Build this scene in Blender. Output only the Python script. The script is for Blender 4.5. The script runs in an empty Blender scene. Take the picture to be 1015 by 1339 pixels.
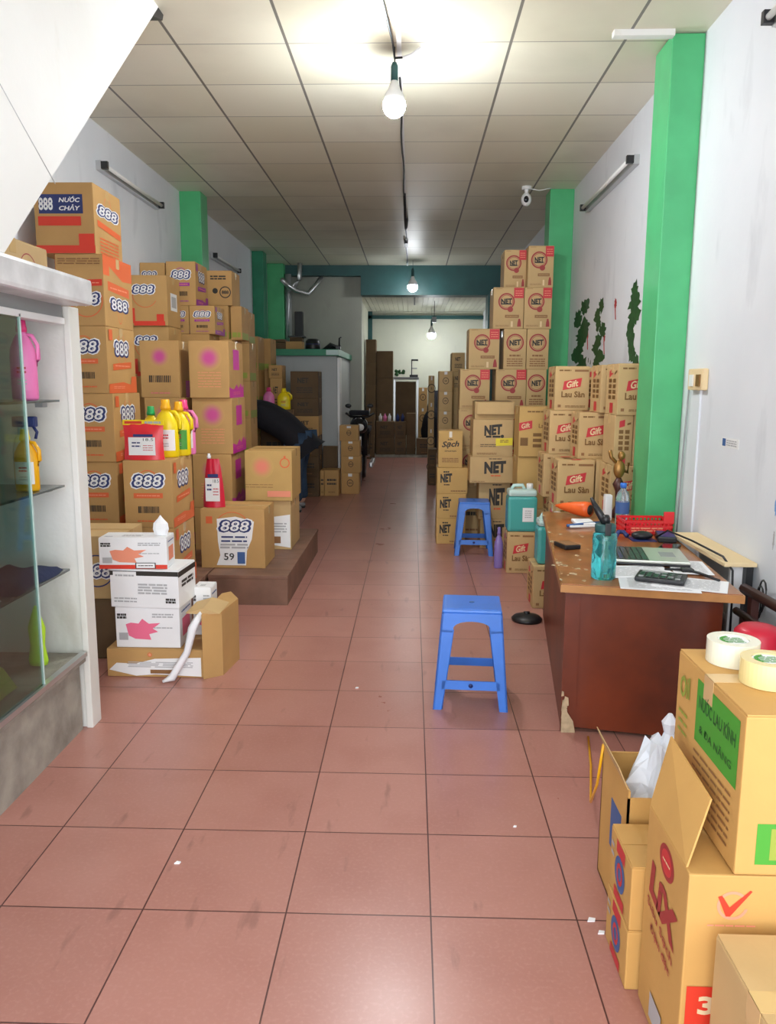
import bpy, bmesh, math, random
from mathutils import Vector, Matrix
random.seed(7)
S = bpy.context.scene
COL = S.collection
PI = math.pi

# ------------------------------------------------------------------ camera
cam_d = bpy.data.cameras.new('camera'); cam = bpy.data.objects.new('camera', cam_d); COL.objects.link(cam)
cam_d.sensor_fit = 'VERTICAL'; cam_d.sensor_height = 36.0; cam_d.lens = 1031.0 / 1339.0 * 36.0
cam_d.clip_start = .02; cam_d.clip_end = 100
PITCH, YAW, ROLL, CAMH = .162, -.0292, .0051, 1.448
_cp, _sp = math.cos(PITCH), math.sin(PITCH)
_F = Vector((math.sin(YAW)*_cp, math.cos(YAW)*_cp, -_sp)); _r = Vector((math.cos(YAW), -math.sin(YAW), 0)); _u = _r.cross(_F)
_R = _r*math.cos(ROLL) + _u*math.sin(ROLL); _U = -_r*math.sin(ROLL) + _u*math.cos(ROLL)
cam.matrix_world = Matrix(((_R.x, _U.x, -_F.x, 0), (_R.y, _U.y, -_F.y, 0), (_R.z, _U.z, -_F.z, CAMH), (0, 0, 0, 1)))
S.camera = cam

# ------------------------------------------------------------------ world, exposure, daylight
S.view_settings.view_transform = 'Standard'
S.view_settings.look = 'None'
S.view_settings.gamma = 1.0
S.view_settings.use_curve_mapping = False
S.view_settings.exposure = 0.52
DAY = 3.9          # open shop front: overcast street daylight
BULB = 500.0       # LED bulbs
w = bpy.data.worlds.new('World'); S.world = w; w.use_nodes = True
bg = w.node_tree.nodes['Background']; bg.inputs[0].default_value = (.88, .94, 1.0, 1); bg.inputs[1].default_value = DAY
pl = bpy.data.lights.new('shop_front_daylight', 'AREA'); pl.shape = 'RECTANGLE'; pl.size = 3.7; pl.size_y = 3.2
pl.cycles.is_portal = True
po = bpy.data.objects.new('shop_front_daylight', pl); COL.objects.link(po)
po.location = (-.37, -1.19, 1.62); po.rotation_euler = (PI/2, 0, 0)     # daylight portal in the shop's open front, facing in

# ------------------------------------------------------------------ materials
M = {}
def mat(name, col, rough=.6, metal=0, var=0, scale=6, bump=0, bscale=60, emit=0, alpha=1, trans=0, coat=0, spec=.5, var2=None):
    m = bpy.data.materials.new(name); m.use_nodes = True; nt = m.node_tree; b = nt.nodes['Principled BSDF']
    b.inputs['Base Color'].default_value = (*col, 1); b.inputs['Roughness'].default_value = rough
    b.inputs['Metallic'].default_value = metal; b.inputs['Alpha'].default_value = alpha
    b.inputs['Transmission Weight'].default_value = trans; b.inputs['Coat Weight'].default_value = coat
    b.inputs['Specular IOR Level'].default_value = spec
    if emit:
        b.inputs['Emission Color'].default_value = (.93, .97, 1, 1); b.inputs['Emission Strength'].default_value = emit
    if var or bump:
        tc = nt.nodes.new('ShaderNodeTexCoord')
        n = nt.nodes.new('ShaderNodeTexNoise'); n.inputs['Scale'].default_value = scale; n.inputs['Detail'].default_value = 5
        nt.links.new(tc.outputs['Object'], n.inputs['Vector'])
        if var:
            mx = nt.nodes.new('ShaderNodeMix'); mx.data_type = 'RGBA'
            c2 = var2 if var2 else tuple(max(0, c*(1-var)) for c in col)
            mx.inputs[6].default_value = (*col, 1); mx.inputs[7].default_value = (*c2, 1)
            rp = nt.nodes.new('ShaderNodeMapRange'); rp.inputs[1].default_value = .35; rp.inputs[2].default_value = .7
            nt.links.new(n.outputs['Fac'], rp.inputs[0]); nt.links.new(rp.outputs[0], mx.inputs[0]); nt.links.new(mx.outputs[2], b.inputs['Base Color'])
        if bump:
            n2 = nt.nodes.new('ShaderNodeTexNoise'); n2.inputs['Scale'].default_value = bscale
            nt.links.new(tc.outputs['Object'], n2.inputs['Vector'])
            bp = nt.nodes.new('ShaderNodeBump'); bp.inputs['Strength'].default_value = bump; bp.inputs['Distance'].default_value = .01
            nt.links.new(n2.outputs['Fac'], bp.inputs['Height']); nt.links.new(bp.outputs[0], b.inputs['Normal'])
    M[name] = m
    return m
def nd(nt, t, **k):
    n = nt.nodes.new(t)
    for a, b in k.items(): setattr(n, a, b)
    return n
def mth(nt, op, a, b=None):
    n = nd(nt, 'ShaderNodeMath', operation=op)
    for i, v in enumerate((a, b)):
        if v is None: continue
        if isinstance(v, (int, float)): n.inputs[i].default_value = v
        else: nt.links.new(v, n.inputs[i])
    return n.outputs[0]
def mixc(nt, fac, a, b):
    n = nd(nt, 'ShaderNodeMix', data_type='RGBA')
    for i, v in ((0, fac), (6, a), (7, b)):
        if isinstance(v, (int, float)): n.inputs[i].default_value = v
        elif isinstance(v, tuple): n.inputs[i].default_value = (*v, 1)
        else: nt.links.new(v, n.inputs[i])
    return n.outputs[2]
def noise(nt, vec, scale, detail=4):
    n = nd(nt, 'ShaderNodeTexNoise'); n.inputs['Scale'].default_value = scale; n.inputs['Detail'].default_value = detail
    nt.links.new(vec, n.inputs['Vector']); return n.outputs['Fac']
def ramp(nt, v, lo, hi):
    n = nd(nt, 'ShaderNodeMapRange'); n.inputs[1].default_value = lo; n.inputs[2].default_value = hi
    nt.links.new(v, n.inputs[0]); return n.outputs[0]
def cellline(nt, co, origin, size, half):
    """1 inside the joint, 0 elsewhere"""
    a = mth(nt, 'DIVIDE', mth(nt, 'SUBTRACT', co, origin), size)
    d = mth(nt, 'ABSOLUTE', mth(nt, 'SUBTRACT', mth(nt, 'FRACT', mth(nt, 'ADD', a, .5)), .5))
    return mth(nt, 'LESS_THAN', d, half/size), mth(nt, 'FLOOR', a)

def floor_mat():
    m = bpy.data.materials.new('red_floor_tiles'); m.use_nodes = True; nt = m.node_tree; b = nt.nodes['Principled BSDF']
    g = nd(nt, 'ShaderNodeNewGeometry'); s = nd(nt, 'ShaderNodeSeparateXYZ'); nt.links.new(g.outputs['Position'], s.inputs[0]); P = g.outputs['Position']
    lx, ix = cellline(nt, s.outputs[0], .066, .4, .0022); ly, iy = cellline(nt, s.outputs[1], 1.965, .4, .0022)
    ln = mth(nt, 'MAXIMUM', lx, ly)
    cb = nd(nt, 'ShaderNodeCombineXYZ'); nt.links.new(ix, cb.inputs[0]); nt.links.new(iy, cb.inputs[1])
    wn = nd(nt, 'ShaderNodeTexWhiteNoise'); nt.links.new(cb.outputs[0], wn.inputs['Vector'])
    base = mixc(nt, wn.outputs['Value'], (.42, .19, .152), (.48, .225, .182))
    base = mixc(nt, mth(nt, 'MULTIPLY', ramp(nt, noise(nt, P, 3.2, 8), .45, .75), .45), base, (.34, .13, .10))
    base = mixc(nt, mth(nt, 'MULTIPLY', ramp(nt, noise(nt, P, 90, 2), .5, .8), .25), base, (.60, .33, .28))
    sc = nd(nt, 'ShaderNodeMapping'); sc.inputs['Scale'].default_value = (5, 1.2, 1); sc.inputs['Rotation'].default_value = (0, 0, .35); nt.links.new(P, sc.inputs[0])
    base = mixc(nt, mth(nt, 'MULTIPLY', ramp(nt, noise(nt, sc.outputs[0], 3.0, 9), .64, .72), .35), base, (.14, .06, .05))
    col = mixc(nt, ln, base, (.09, .03, .025))
    nt.links.new(col, b.inputs['Base Color'])
    rg = nd(nt, 'ShaderNodeMapRange'); rg.inputs[3].default_value = .24; rg.inputs[4].default_value = .36
    nt.links.new(noise(nt, P, 2.5, 6), rg.inputs[0]); nt.links.new(rg.outputs[0], b.inputs['Roughness'])
    bp = nd(nt, 'ShaderNodeBump'); bp.inputs['Strength'].default_value = .35; bp.inputs['Distance'].default_value = .004; bp.invert = True
    nt.links.new(mth(nt, 'ADD', ln, mth(nt, 'MULTIPLY', noise(nt, P, 4, 1), .05)), bp.inputs['Height']); nt.links.new(bp.outputs[0], b.inputs['Normal'])
    return m
def ceil_mat():
    m = bpy.data.materials.new('ceiling_panels'); m.use_nodes = True; nt = m.node_tree; b = nt.nodes['Principled BSDF']
    g = nd(nt, 'ShaderNodeNewGeometry'); s = nd(nt, 'ShaderNodeSeparateXYZ'); nt.links.new(g.outputs['Position'], s.inputs[0]); P = g.outputs['Position']
    lx, ix = cellline(nt, s.outputs[0], -.09, .6, .008); ly, iy = cellline(nt, s.outputs[1], 4.566, .585, .0045)
    cb = nd(nt, 'ShaderNodeCombineXYZ'); nt.links.new(ix, cb.inputs[0]); nt.links.new(iy, cb.inputs[1])
    wn = nd(nt, 'ShaderNodeTexWhiteNoise'); nt.links.new(cb.outputs[0], wn.inputs['Vector'])
    base = mixc(nt, wn.outputs['Value'], (.72, .68, .53), (.83, .80, .67))
    base = mixc(nt, mth(nt, 'MULTIPLY', ramp(nt, noise(nt, P, 1.1, 6), .5, .72), .35), base, (.47, .42, .32))
    # soot mark round the first lamp's hook
    d = nd(nt, 'ShaderNodeVectorMath', operation='DISTANCE'); d.inputs[1].default_value = (-.09, 4.36, 3.245)
    sw = nd(nt, 'ShaderNodeVectorMath', operation='MULTIPLY_ADD'); 
    nt.links.new(P, d.inputs[0])
    soot = mth(nt, 'MULTIPLY', ramp(nt, mth(nt, 'ADD', mth(nt, 'MULTIPLY', d.outputs['Value'], -3.3), noise(nt, P, 7, 3)), -.35, .45), .75)
    base = mixc(nt, soot, base, (.30, .22, .12))
    col = mixc(nt, mth(nt, 'MAXIMUM', mth(nt, 'MULTIPLY', lx, .95), mth(nt, 'MULTIPLY', ly, .75)), base, (.16, .15, .13))
    nt.links.new(col, b.inputs['Base Color']); b.inputs['Roughness'].default_value = .45
    return m
def wall_mat(name, c1, c2, c3):
    m = bpy.data.materials.new(name); m.use_nodes = True; nt = m.node_tree; b = nt.nodes['Principled BSDF']
    g = nd(nt, 'ShaderNodeNewGeometry'); P = g.outputs['Position']
    base = mixc(nt, ramp(nt, noise(nt, P, 1.4, 6), .35, .7), c1, c2)
    mp = nd(nt, 'ShaderNodeMapping'); mp.inputs['Scale'].default_value = (1, 1, .35); nt.links.new(P, mp.inputs[0])
    base = mixc(nt, mth(nt, 'MULTIPLY', ramp(nt, noise(nt, mp.outputs[0], 4.5, 8), .62, .74), .4), base, c3)
    nt.links.new(base, b.inputs['Base Color']); b.inputs['Roughness'].default_value = .6
    bp = nd(nt, 'ShaderNodeBump'); bp.inputs['Strength'].default_value = .15; bp.inputs['Distance'].default_value = .01
    nt.links.new(noise(nt, P, 30, 5), bp.inputs['Height']); nt.links.new(bp.outputs[0], b.inputs['Normal'])
    M[name] = m; return m
M['floor'] = floor_mat(); M['ceil'] = ceil_mat()
wall_mat('wall', (.80, .82, .86), (.73, .755, .80), (.52, .54, .58))
wall_mat('cream_wall', (.62, .62, .50), (.55, .55, .46), (.40, .40, .33))
wall_mat('stair_paint', (.86, .86, .84), (.80, .79, .76), (.62, .58, .48))
wall_mat('cream_wall_dim', (.36, .36, .30), (.30, .30, .26), (.22, .22, .19))  # cream wall darkened in colour, the partition's dim light painted in
wall_mat('booth_paint', (.48, .51, .51), (.42, .45, .45), (.36, .38, .38))
wall_mat('old_plaster', (.80, .79, .75), (.70, .68, .61), (.30, .26, .19))
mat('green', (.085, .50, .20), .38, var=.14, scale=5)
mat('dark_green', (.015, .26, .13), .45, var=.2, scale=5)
mat('teal_paint', (.02, .095, .095), .5, var=.3, scale=3)
mat('marble', (.78, .78, .79), .3, var=.25, scale=9)
mat('concrete', (.42, .38, .32), .8, var=.5, scale=7, bump=.3)
mat('kraft', (.56, .325, .115), .72, var=.13, scale=4, bump=.05)
mat('kraft_pale', (.60, .40, .18), .72, var=.12, scale=4, bump=.05)
mat('kraft_yellow', (.60, .375, .125), .70, var=.1, scale=4, bump=.05)
mat('kraft_dark', (.15, .09, .042), .8, var=.25, scale=4)  # dark brown kraft with the back area's gloom put into the colour
mat('kraft_cut', (.80, .62, .36), .8)
mat('kraft_tan', (.60, .405, .185), .72, var=.12, scale=4, bump=.05)
mat('kraft_near', (.62, .345, .10), .72, var=.12, scale=4, bump=.05)
mat('white_board', (.88, .88, .89), .5, var=.05)
mat('tape', (.66, .44, .20), .18)
mat('tape_clear', (.70, .62, .48), .12)
mat('ink_navy', (.02, .035, .16), .5); mat('ink_white', (.88, .88, .88), .5); mat('ink_red', (.72, .045, .02), .5)
mat('ink_orange', (.74, .14, .04), .55); mat('ink_purple', (.34, .035, .32), .5); mat('ink_black', (.03, .025, .02), .55)
mat('ink_brown', (.28, .13, .045), .6); mat('ink_maroon', (.36, .035, .035), .55); mat('ink_magenta', (.62, .02, .34), .5)
mat('ink_crimson', (.60, .03, .04), .5); mat('ink_gold', (.20, .095, .02), .55); mat('ink_green', (.06, .32, .03), .5); mat('ink_olive', (.30, .36, .05), .6)
mat('ink_blue', (.05, .12, .32), .55); mat('ink_yellow', (.85, .70, .03), .5); mat('ink_grey', (.45, .45, .46), .5); mat('ink_darkgreen', (.01, .09, .02), .5); mat('ink_pink', (.85, .16, .28), .5); mat('ink_salmon', (.86, .30, .18), .55)
mat('wood', (.17, .028, .006), .4, var=.6, scale=3, coat=.1, spec=.35)
mat('wood_top', (.38, .135, .035), .28, var=.45, scale=8, coat=.3)
mat('wood_edge', (.45, .20, .05), .35, var=.3, scale=10)
mat('wood_chip', (.58, .44, .27), .85, var=.3, scale=40)
mat('dark_wood', (.07, .02, .015), .4, var=.3)
mat('plank', (.25, .13, .085), .6, var=.4, scale=5, bump=.1)
mat('blue_plastic', (.045, .20, .72), .32, var=.1, scale=12)
mat('red_plastic', (.75, .02, .03), .3); mat('pink_plastic', (.86, .22, .50), .3); mat('hot_pink', (.80, .05, .22), .3)
mat('yellow_plastic', (.92, .70, .01), .3); mat('orange_plastic', (.92, .46, .01), .3); mat('orange_red', (.85, .13, .02), .45)
mat('green_plastic', (.02, .40, .10), .35); mat('black', (.012, .012, .014), .4); mat('black_gloss', (.012, .012, .015), .12)
mat('fabric_black', (.012, .012, .018), .9, bump=.2); mat('fabric_navy', (.015, .022, .07), .9, bump=.2); mat('denim', (.035, .07, .13), .9, var=.35, scale=8)
mat('skin', (.55, .32, .22), .5); mat('grey_plastic', (.30, .31, .31), .45); mat('silver', (.62, .63, .56), .35, metal=.5)
mat('steel', (.55, .56, .57), .3, metal=.8); mat('white_plastic', (.85, .85, .84), .35); mat('paper', (.90, .90, .92), .7)
mat('crimson_plastic', (.60, .012, .04), .4); mat('gold', (.34, .17, .045), .35, metal=.6); mat('lime', (.55, .85, .05), .35)
mat('blue_paint', (.20, .38, .72), .6); mat('leaf_green', (.015, .10, .02), .6, var=.5, scale=30); mat('petal', (.42, .04, .04), .6)
mat('roll_yellow', (.86, .70, .32), .25, coat=.4); mat('roll_white', (.86, .83, .66), .25, coat=.4)
mat('bulb_near', (.95, .97, 1), .3, emit=BULB)
mat('bulb_mid', (.95, .97, 1), .3, emit=BULB*.16); mat('bulb_far', (.95, .97, 1), .3, emit=BULB*.26)
mat('jug_green', (.09, .46, .43), .2, trans=.1); mat('jug_pale', (.60, .80, .76), .25, trans=.1); mat('tumbler', (.10, .72, .80), .06, trans=.92)
mat('clear_bottle', (.75, .86, .93), .08, trans=.8); mat('purple_bottle', (.25, .18, .50), .3); mat('film', (.85, .86, .9), .15, trans=.5)
mat('bag_white', (.78, .82, .90), .35); mat('smoked_glass', (.12, .14, .14), .15); mat('tube_glass', (.82, .82, .80), .3)
def glass_mat():
    m = bpy.data.materials.new('cabinet_glass'); m.use_nodes = True; nt = m.node_tree; nt.nodes.clear()
    o = nd(nt, 'ShaderNodeOutputMaterial'); mx = nd(nt, 'ShaderNodeMixShader'); t = nd(nt, 'ShaderNodeBsdfTransparent'); g = nd(nt, 'ShaderNodeBsdfGlossy')
    t.inputs[0].default_value = (.55, .67, .64, 1); g.inputs['Roughness'].default_value = .04; mx.inputs[0].default_value = .16
    nt.links.new(t.outputs[0], mx.inputs[1]); nt.links.new(g.outputs[0], mx.inputs[2]); nt.links.new(mx.outputs[0], o.inputs[0]); M['glass'] = m
glass_mat()
def burst_mat(name, c, base):
    m = bpy.data.materials.new(name); m.use_nodes = True; nt = m.node_tree; b = nt.nodes['Principled BSDF']
    uv = nd(nt, 'ShaderNodeUVMap'); d = nd(nt, 'ShaderNodeVectorMath', operation='DISTANCE'); d.inputs[1].default_value = (.5, .5, 0)
    nt.links.new(uv.outputs[0], d.inputs[0])
    n = nd(nt, 'ShaderNodeMapRange'); n.interpolation_type = 'SMOOTHSTEP'; n.inputs[1].default_value = .10; n.inputs[2].default_value = .49; n.inputs[3].default_value = .8; n.inputs[4].default_value = 0
    nt.links.new(d.outputs['Value'], n.inputs[0]); nt.links.new(mixc(nt, n.outputs[0], base, c), b.inputs['Base Color']); b.inputs['Roughness'].default_value = .7; M[name] = m
burst_mat('burst_magenta', (.62, .015, .34), (.56, .325, .115)); burst_mat('burst_pink', (.86, .22, .18), (.60, .375, .125))

# ------------------------------------------------------------------ mesh helpers
class MB:
    def __init__(s): s.v = []; s.f = []; s.m = []; s.sm = []; s.uv = {}; s.mats = []
    def mi(s, m):
        if m not in s.mats: s.mats.append(m)
        return s.mats.index(m)
    def add(s, verts, faces, m, smooth=False, T=None):
        k = len(s.v); i = s.mi(m)
        for v in verts: s.v.append(tuple(T @ Vector(v)) if T else tuple(v))
        for f in faces: s.f.append([k+a for a in f]); s.m.append(i); s.sm.append(smooth)
        return s
    def box(s, x0, x1, y0, y1, z0, z1, m, b=0, T=None):
        if b:
            bm = bmesh.new(); bmesh.ops.create_cube(bm, size=1)
            for v in bm.verts: v.co = Vector(((x0+x1)/2+v.co.x*(x1-x0), (y0+y1)/2+v.co.y*(y1-y0), (z0+z1)/2+v.co.z*(z1-z0)))
            bmesh.ops.bevel(bm, geom=bm.edges[:], offset=b, segments=2, affect='EDGES', profile=.6)
            bm.verts.index_update(); s.add([v.co[:] for v in bm.verts], [[v.index for v in f.verts] for f in bm.faces], m, False, T); bm.free()
        else:
            s.add([(x, y, z) for z in (z0, z1) for y in (y0, y1) for x in (x0, x1)],
                  [(0, 2, 3, 1), (4, 5, 7, 6), (0, 1, 5, 4), (2, 6, 7, 3), (0, 4, 6, 2), (1, 3, 7, 5)], m, False, T)
        return s
    def prism(s, pts, a, b, m, T=None, axis='z', smooth=False):
        n = len(pts)
        def mk(p, h): return {'z': (p[0], p[1], h), 'y': (p[0], h, p[1]), 'x': (h, p[0], p[1])}[axis]
        vs = [mk(p, a) for p in pts]+[mk(p, b) for p in pts]
        fs = [list(range(n))[::-1], list(range(n, 2*n))]+[(i, (i+1) % n, n+(i+1) % n, n+i) for i in range(n)]
        return s.add(vs, fs, m, smooth, T)
    def lathe(s, prof, m, c=(0, 0, 0), n=20, sx=1, sy=1, T=None, smooth=True, close=True):
        vs = []; fs = []
        for r, z in prof:
            for i in range(n):
                a = 2*PI*i/n; vs.append((c[0]+r*sx*math.cos(a), c[1]+r*sy*math.sin(a), c[2]+z))
        for k in range(len(prof)-1):
            for i in range(n): fs.append((k*n+i, k*n+(i+1) % n, (k+1)*n+(i+1) % n, (k+1)*n+i))
        if close: fs.append(list(range(n))[::-1]); fs.append([(len(prof)-1)*n+i for i in range(n)])
        return s.add(vs, fs, m, smooth, T)
    def tube(s, path, r, m, n=8, T=None, smooth=True):
        P = [Vector(p) for p in path]; vs = []; fs = []; up = Vector((0, 0, 1))
        for i, p in enumerate(P):
            t = (P[min(i+1, len(P)-1)]-P[max(i-1, 0)]).normalized()
            a = t.cross(up if abs(t.z) < .95 else Vector((1, 0, 0))).normalized(); b = t.cross(a)
            rr = r[i] if isinstance(r, (list, tuple)) else r
            for k in range(n):
                q = 2*PI*k/n; vs.append(p+a*rr*math.cos(q)+b*rr*math.sin(q))
        for i in range(len(P)-1):
            for k in range(n): fs.append((i*n+k, i*n+(k+1) % n, (i+1)*n+(k+1) % n, (i+1)*n+k))
        fs.append(list(range(n))[::-1]); fs.append([(len(P)-1)*n+k for k in range(n)])
        return s.add(vs, fs, m, smooth, T)
    def sphere(s, c, r, m, T=None, n=16, k=10):
        if isinstance(r, (int, float)): r = (r, r, r)
        vs = []; fs = []
        for j in range(1, k):
            for i in range(n):
                a = 2*PI*i/n; b = PI*j/k; vs.append((c[0]+r[0]*math.sin(b)*math.cos(a), c[1]+r[1]*math.sin(b)*math.sin(a), c[2]-r[2]*math.cos(b)))
        lo = len(vs); vs.append((c[0], c[1], c[2]-r[2])); vs.append((c[0], c[1], c[2]+r[2]))
        for j in range(k-2):
            for i in range(n): fs.append((j*n+i, j*n+(i+1) % n, (j+1)*n+(i+1) % n, (j+1)*n+i))
        for i in range(n): fs.append(((i+1) % n, i, lo)); fs.append(((k-2)*n+i, (k-2)*n+(i+1) % n, lo+1))
        return s.add(vs, fs, m, True, T)
    def mesh(s, name):
        me = bpy.data.meshes.new(name); me.from_pydata(s.v, [], s.f)
        for m in s.mats: me.materials.append(M[m])
        me.polygons.foreach_set('material_index', s.m); me.polygons.foreach_set('use_smooth', s.sm)
        me.update(); bm = bmesh.new(); bm.from_mesh(me); bm.normal_update(); bm.to_mesh(me); bm.free()
        return me
    def build(s, name, parent=None):
        me = s.mesh(name)
        if parent is not None:
            t = Matrix.Translation(-wloc(parent)); me.transform(t)
        o = bpy.data.objects.new(name, me); COL.objects.link(o); o.parent = parent
        return o
def wloc(o):
    v = Vector(o.location)
    while o.parent: o = o.parent; v += Vector(o.location)
    return v
def tag(o, label, cat, group=None, kind=None):
    if label: o['label'] = label
    if cat: o['category'] = cat
    if group: o['group'] = group
    if kind: o['kind'] = kind
    return o
def thing(name, label, cat, loc, group=None, rz=0):
    o = bpy.data.objects.new(name, None); COL.objects.link(o); o.location = loc; o.rotation_euler = (0, 0, rz); o.empty_display_size = .05
    return tag(o, label, cat, group)
def struct(name, mb): o = mb.build(name); o['kind'] = 'structure'; return o
def rbox(path_pts, m): pass

# text meshes -------------------------------------------------------
_tc = {}
def textmesh(s, off=0, shear=0, space=1):
    k = (s, off, shear, space)
    if k in _tc: return _tc[k]
    c = bpy.data.curves.new('t', 'FONT'); c.body = s; c.offset = off; c.shear = shear; c.resolution_u = 2; c.space_character = space
    c.align_x = 'CENTER'; c.fill_mode = 'FRONT'
    o = bpy.data.objects.new('t', c); COL.objects.link(o)
    dg = bpy.context.evaluated_depsgraph_get(); dg.update(); e = o.evaluated_get(dg); me = e.to_mesh()
    vs = [(v.co.x, v.co.y) for v in me.vertices]; fs = [list(p.vertices) for p in me.polygons]
    e.to_mesh_clear(); bpy.data.objects.remove(o); bpy.data.curves.remove(c)
    if not vs: vs = [(0, 0), (1, 0), (1, 1)]; fs = [(0, 1, 2)]
    x0 = min(v[0] for v in vs); x1 = max(v[0] for v in vs); y0 = min(v[1] for v in vs); y1 = max(v[1] for v in vs)
    _tc[k] = (vs, fs, (x0, x1, y0, y1)); return _tc[k]

class Face:
    """flat printing frame: origin at the face's lower left, u to the right, v up, n outward"""
    def __init__(s, mb, o, u, v, w, h): s.mb = mb; s.o = Vector(o); s.u = Vector(u).normalized(); s.v = Vector(v).normalized(); s.n = s.u.cross(s.v); s.w = w; s.h = h; s.k = 0
    def pt(s, a, b): return s.o+s.u*a+s.v*b+s.n*(.0007+.00045*s.k)
    def poly(s, pts, m):
        s.mb.add([s.pt(a, b) for a, b in pts], [list(range(len(pts)))], m); s.k += 1
    def rect(s, u, v, w, h, m, skew=0, slant=0):
        U, V, W2, H2 = u*s.w, v*s.h, w*s.w/2, h*s.h/2
        s.poly([(U-W2-skew*H2, V-H2-slant*W2), (U+W2-skew*H2, V-H2+slant*W2), (U+W2+skew*H2, V+H2+slant*W2), (U-W2+skew*H2, V+H2-slant*W2)], m)
    def arc(s, u, v, r, t, m, a0=0, a1=360, asp=1):
        U, V = u*s.w, v*s.h; n = max(8, int((a1-a0)/12)); vs = []; R = r*s.h; T = t*s.h
        for i in range(n+1):
            a = math.radians(a0+(a1-a0)*i/n)
            for q in (R-T, R): vs.append(s.pt(U+q*asp*math.cos(a), V+q*math.sin(a)))
        s.mb.add(vs, [(2*i, 2*i+1, 2*i+3, 2*i+2) for i in range(n)], m); s.k += 1
    def disc(s, u, v, r, m, asp=1):
        U, V = u*s.w, v*s.h; s.poly([(U+r*s.h*asp*math.cos(2*PI*i/20), V+r*s.h*math.sin(2*PI*i/20)) for i in range(20)], m)
    def text(s, t, u, v, h, m, w=None, off=0, shear=0, rot=0, slant=0):
        vs, fs, (x0, x1, y0, y1) = textmesh(t, off, shear); y0b, y1b = y0, y1
        sy = h*s.h/max(1e-6, y1-y0); sx = sy if w is None else w*s.w/max(1e-6, x1-x0)
        cx, cy = (x0+x1)/2, (y0+y1)/2; U, V = u*s.w, v*s.h; ca, sa = math.cos(rot), math.sin(rot); out = []
        for x, y in vs:
            a, b = (x-cx)*sx, (y-cy)*sy; b += slant*a
            out.append(s.pt(U+a*ca-b*sa, V+a*sa+b*ca))
        s.mb.add(out, fs, m); s.k += 1
    def lines(s, u, v, w, h, m, n, seed=1, dash=5, th=.45):
        r = random.Random(seed); k = s.k
        for i in range(n):
            y = v-h/2+h*(i+.5)/n; x = u-w/2
            while x < u+w/2-.01:
                L = min(w*r.uniform(.5, 1.6)/dash, u+w/2-x); s.rect(x+L/2, y, L*.86, h/n*th, m); s.k = k; x += L
        s.k = k+1
    def bars(s, u, v, w, h, m, n=14, seed=2):
        r = random.Random(seed); k = s.k
        for i in range(n):
            s.rect(u-w/2+w*(i+.5)/n, v, w/n*r.uniform(.3, .8), h, m); s.k = k
        s.k = k+1
    def burst(s, u, v, r, m):
        U, V = u*s.w, v*s.h; n = 28; b = len(s.mb.v); R = r*s.h
        s.mb.add([s.pt(U+R*math.cos(2*PI*i/n), V+R*math.sin(2*PI*i/n)) for i in range(n)], [list(range(n))], m)
        for i in range(n): s.mb.uv[b+i] = (.5+.5*math.cos(2*PI*i/n), .5+.5*math.sin(2*PI*i/n))
        s.k += 1
def build_uv(mb, name, parent, local=False):
    me = mb.mesh(name)
    if mb.uv:
        l = me.uv_layers.new(name='UVMap')
        for lp in me.loops: l.data[lp.index].uv = mb.uv.get(lp.vertex_index, (0, 0))
    if not local: me.transform(Matrix.Translation(-wloc(parent)))
    o = bpy.data.objects.new(name, me); COL.objects.link(o); o.parent = parent; return o
def text888(F, u, v, w, h, ink='ink_navy', sh=.18, white='ink_white'):
    F.text('888', u, v, h*1.40, white, w=w*1.16, off=.10, shear=sh)
    F.text('888', u, v, h*1.20, ink, w=w*1.06, off=.075, shear=sh)
    F.text('888', u, v, h*.92, white, w=w*.90, off=.012, shear=sh)

# ------------------------------------------------------------------ carton prints: front, right, left, top
def d888(F, side, ink='ink_orange', logo='ink_navy'):
    if side == 'F':
        F.arc(.5, .66, .20, .014, ink, 20, 160, asp=1.25*F.w/F.h if F.w < F.h else 1.2)
        text888(F, .5, .70, .64, .18, logo)
        F.rect(.5, .48, .60, .075, ink, slant=.01); F.lines(.5, .48, .48, .035, 'ink_salmon', 1, 4, 7)
        F.bars(.5, .27, .44, .10, 'ink_black'); F.lines(.5, .10, .5, .04, ink, 1, 9, 6, .5)
    elif side == 'R':
        F.arc(.5, .66, .25, .012, ink, 0, 360, asp=.5*F.w/F.h*1.3)
        text888(F, .5, .68, .50, .22, logo, 0)
        F.rect(.5, .42, .66, .10, ink, slant=.06); F.lines(.5, .42, .52, .04, 'ink_salmon', 1, 5, 6)
        F.poly([(0, 0), (F.w, 0), (F.w, F.h*.26), (F.w*.82, F.h*.26), (F.w*.78, F.h*.13), (F.w*.5, F.h*.17), (0, F.h*.14)], ink)
        F.lines(.35, .09, .4, .05, 'ink_salmon', 2, 5, 4); F.rect(.12, .88, .12, .16, ink)
    elif side == 'L': F.lines(.5, .5, .6, .4, 'ink_brown', 6)
def p888(F, side): d888(F, side, 'ink_purple')
def top888(F, side):
    if side == 'F':
        F.rect(.45, .70, .74, .27, 'ink_navy'); F.text('888', .20, .70, .18, 'ink_white', w=.24, off=.03)
        F.text('NƯỚC', .60, .765, .085, 'ink_white', w=.36, off=.03, shear=.2); F.text('CHẢY', .60, .65, .085, 'ink_white', w=.36, off=.03, shear=.2)
        F.rect(.42, .46, .72, .13, 'ink_red'); F.rect(.5, .06, 1, .11, 'ink_red'); F.rect(.86, .15, .26, .26, 'ink_red')
    else:
        F.arc(.5, .66, .24, .014, 'ink_orange', 0, 180, asp=.7); text888(F, .5, .66, .74, .15); F.rect(.52, .42, .84, .09, 'ink_orange', slant=-.08); F.lines(.5, .15, .7, .25, 'ink_orange', 5)
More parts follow.
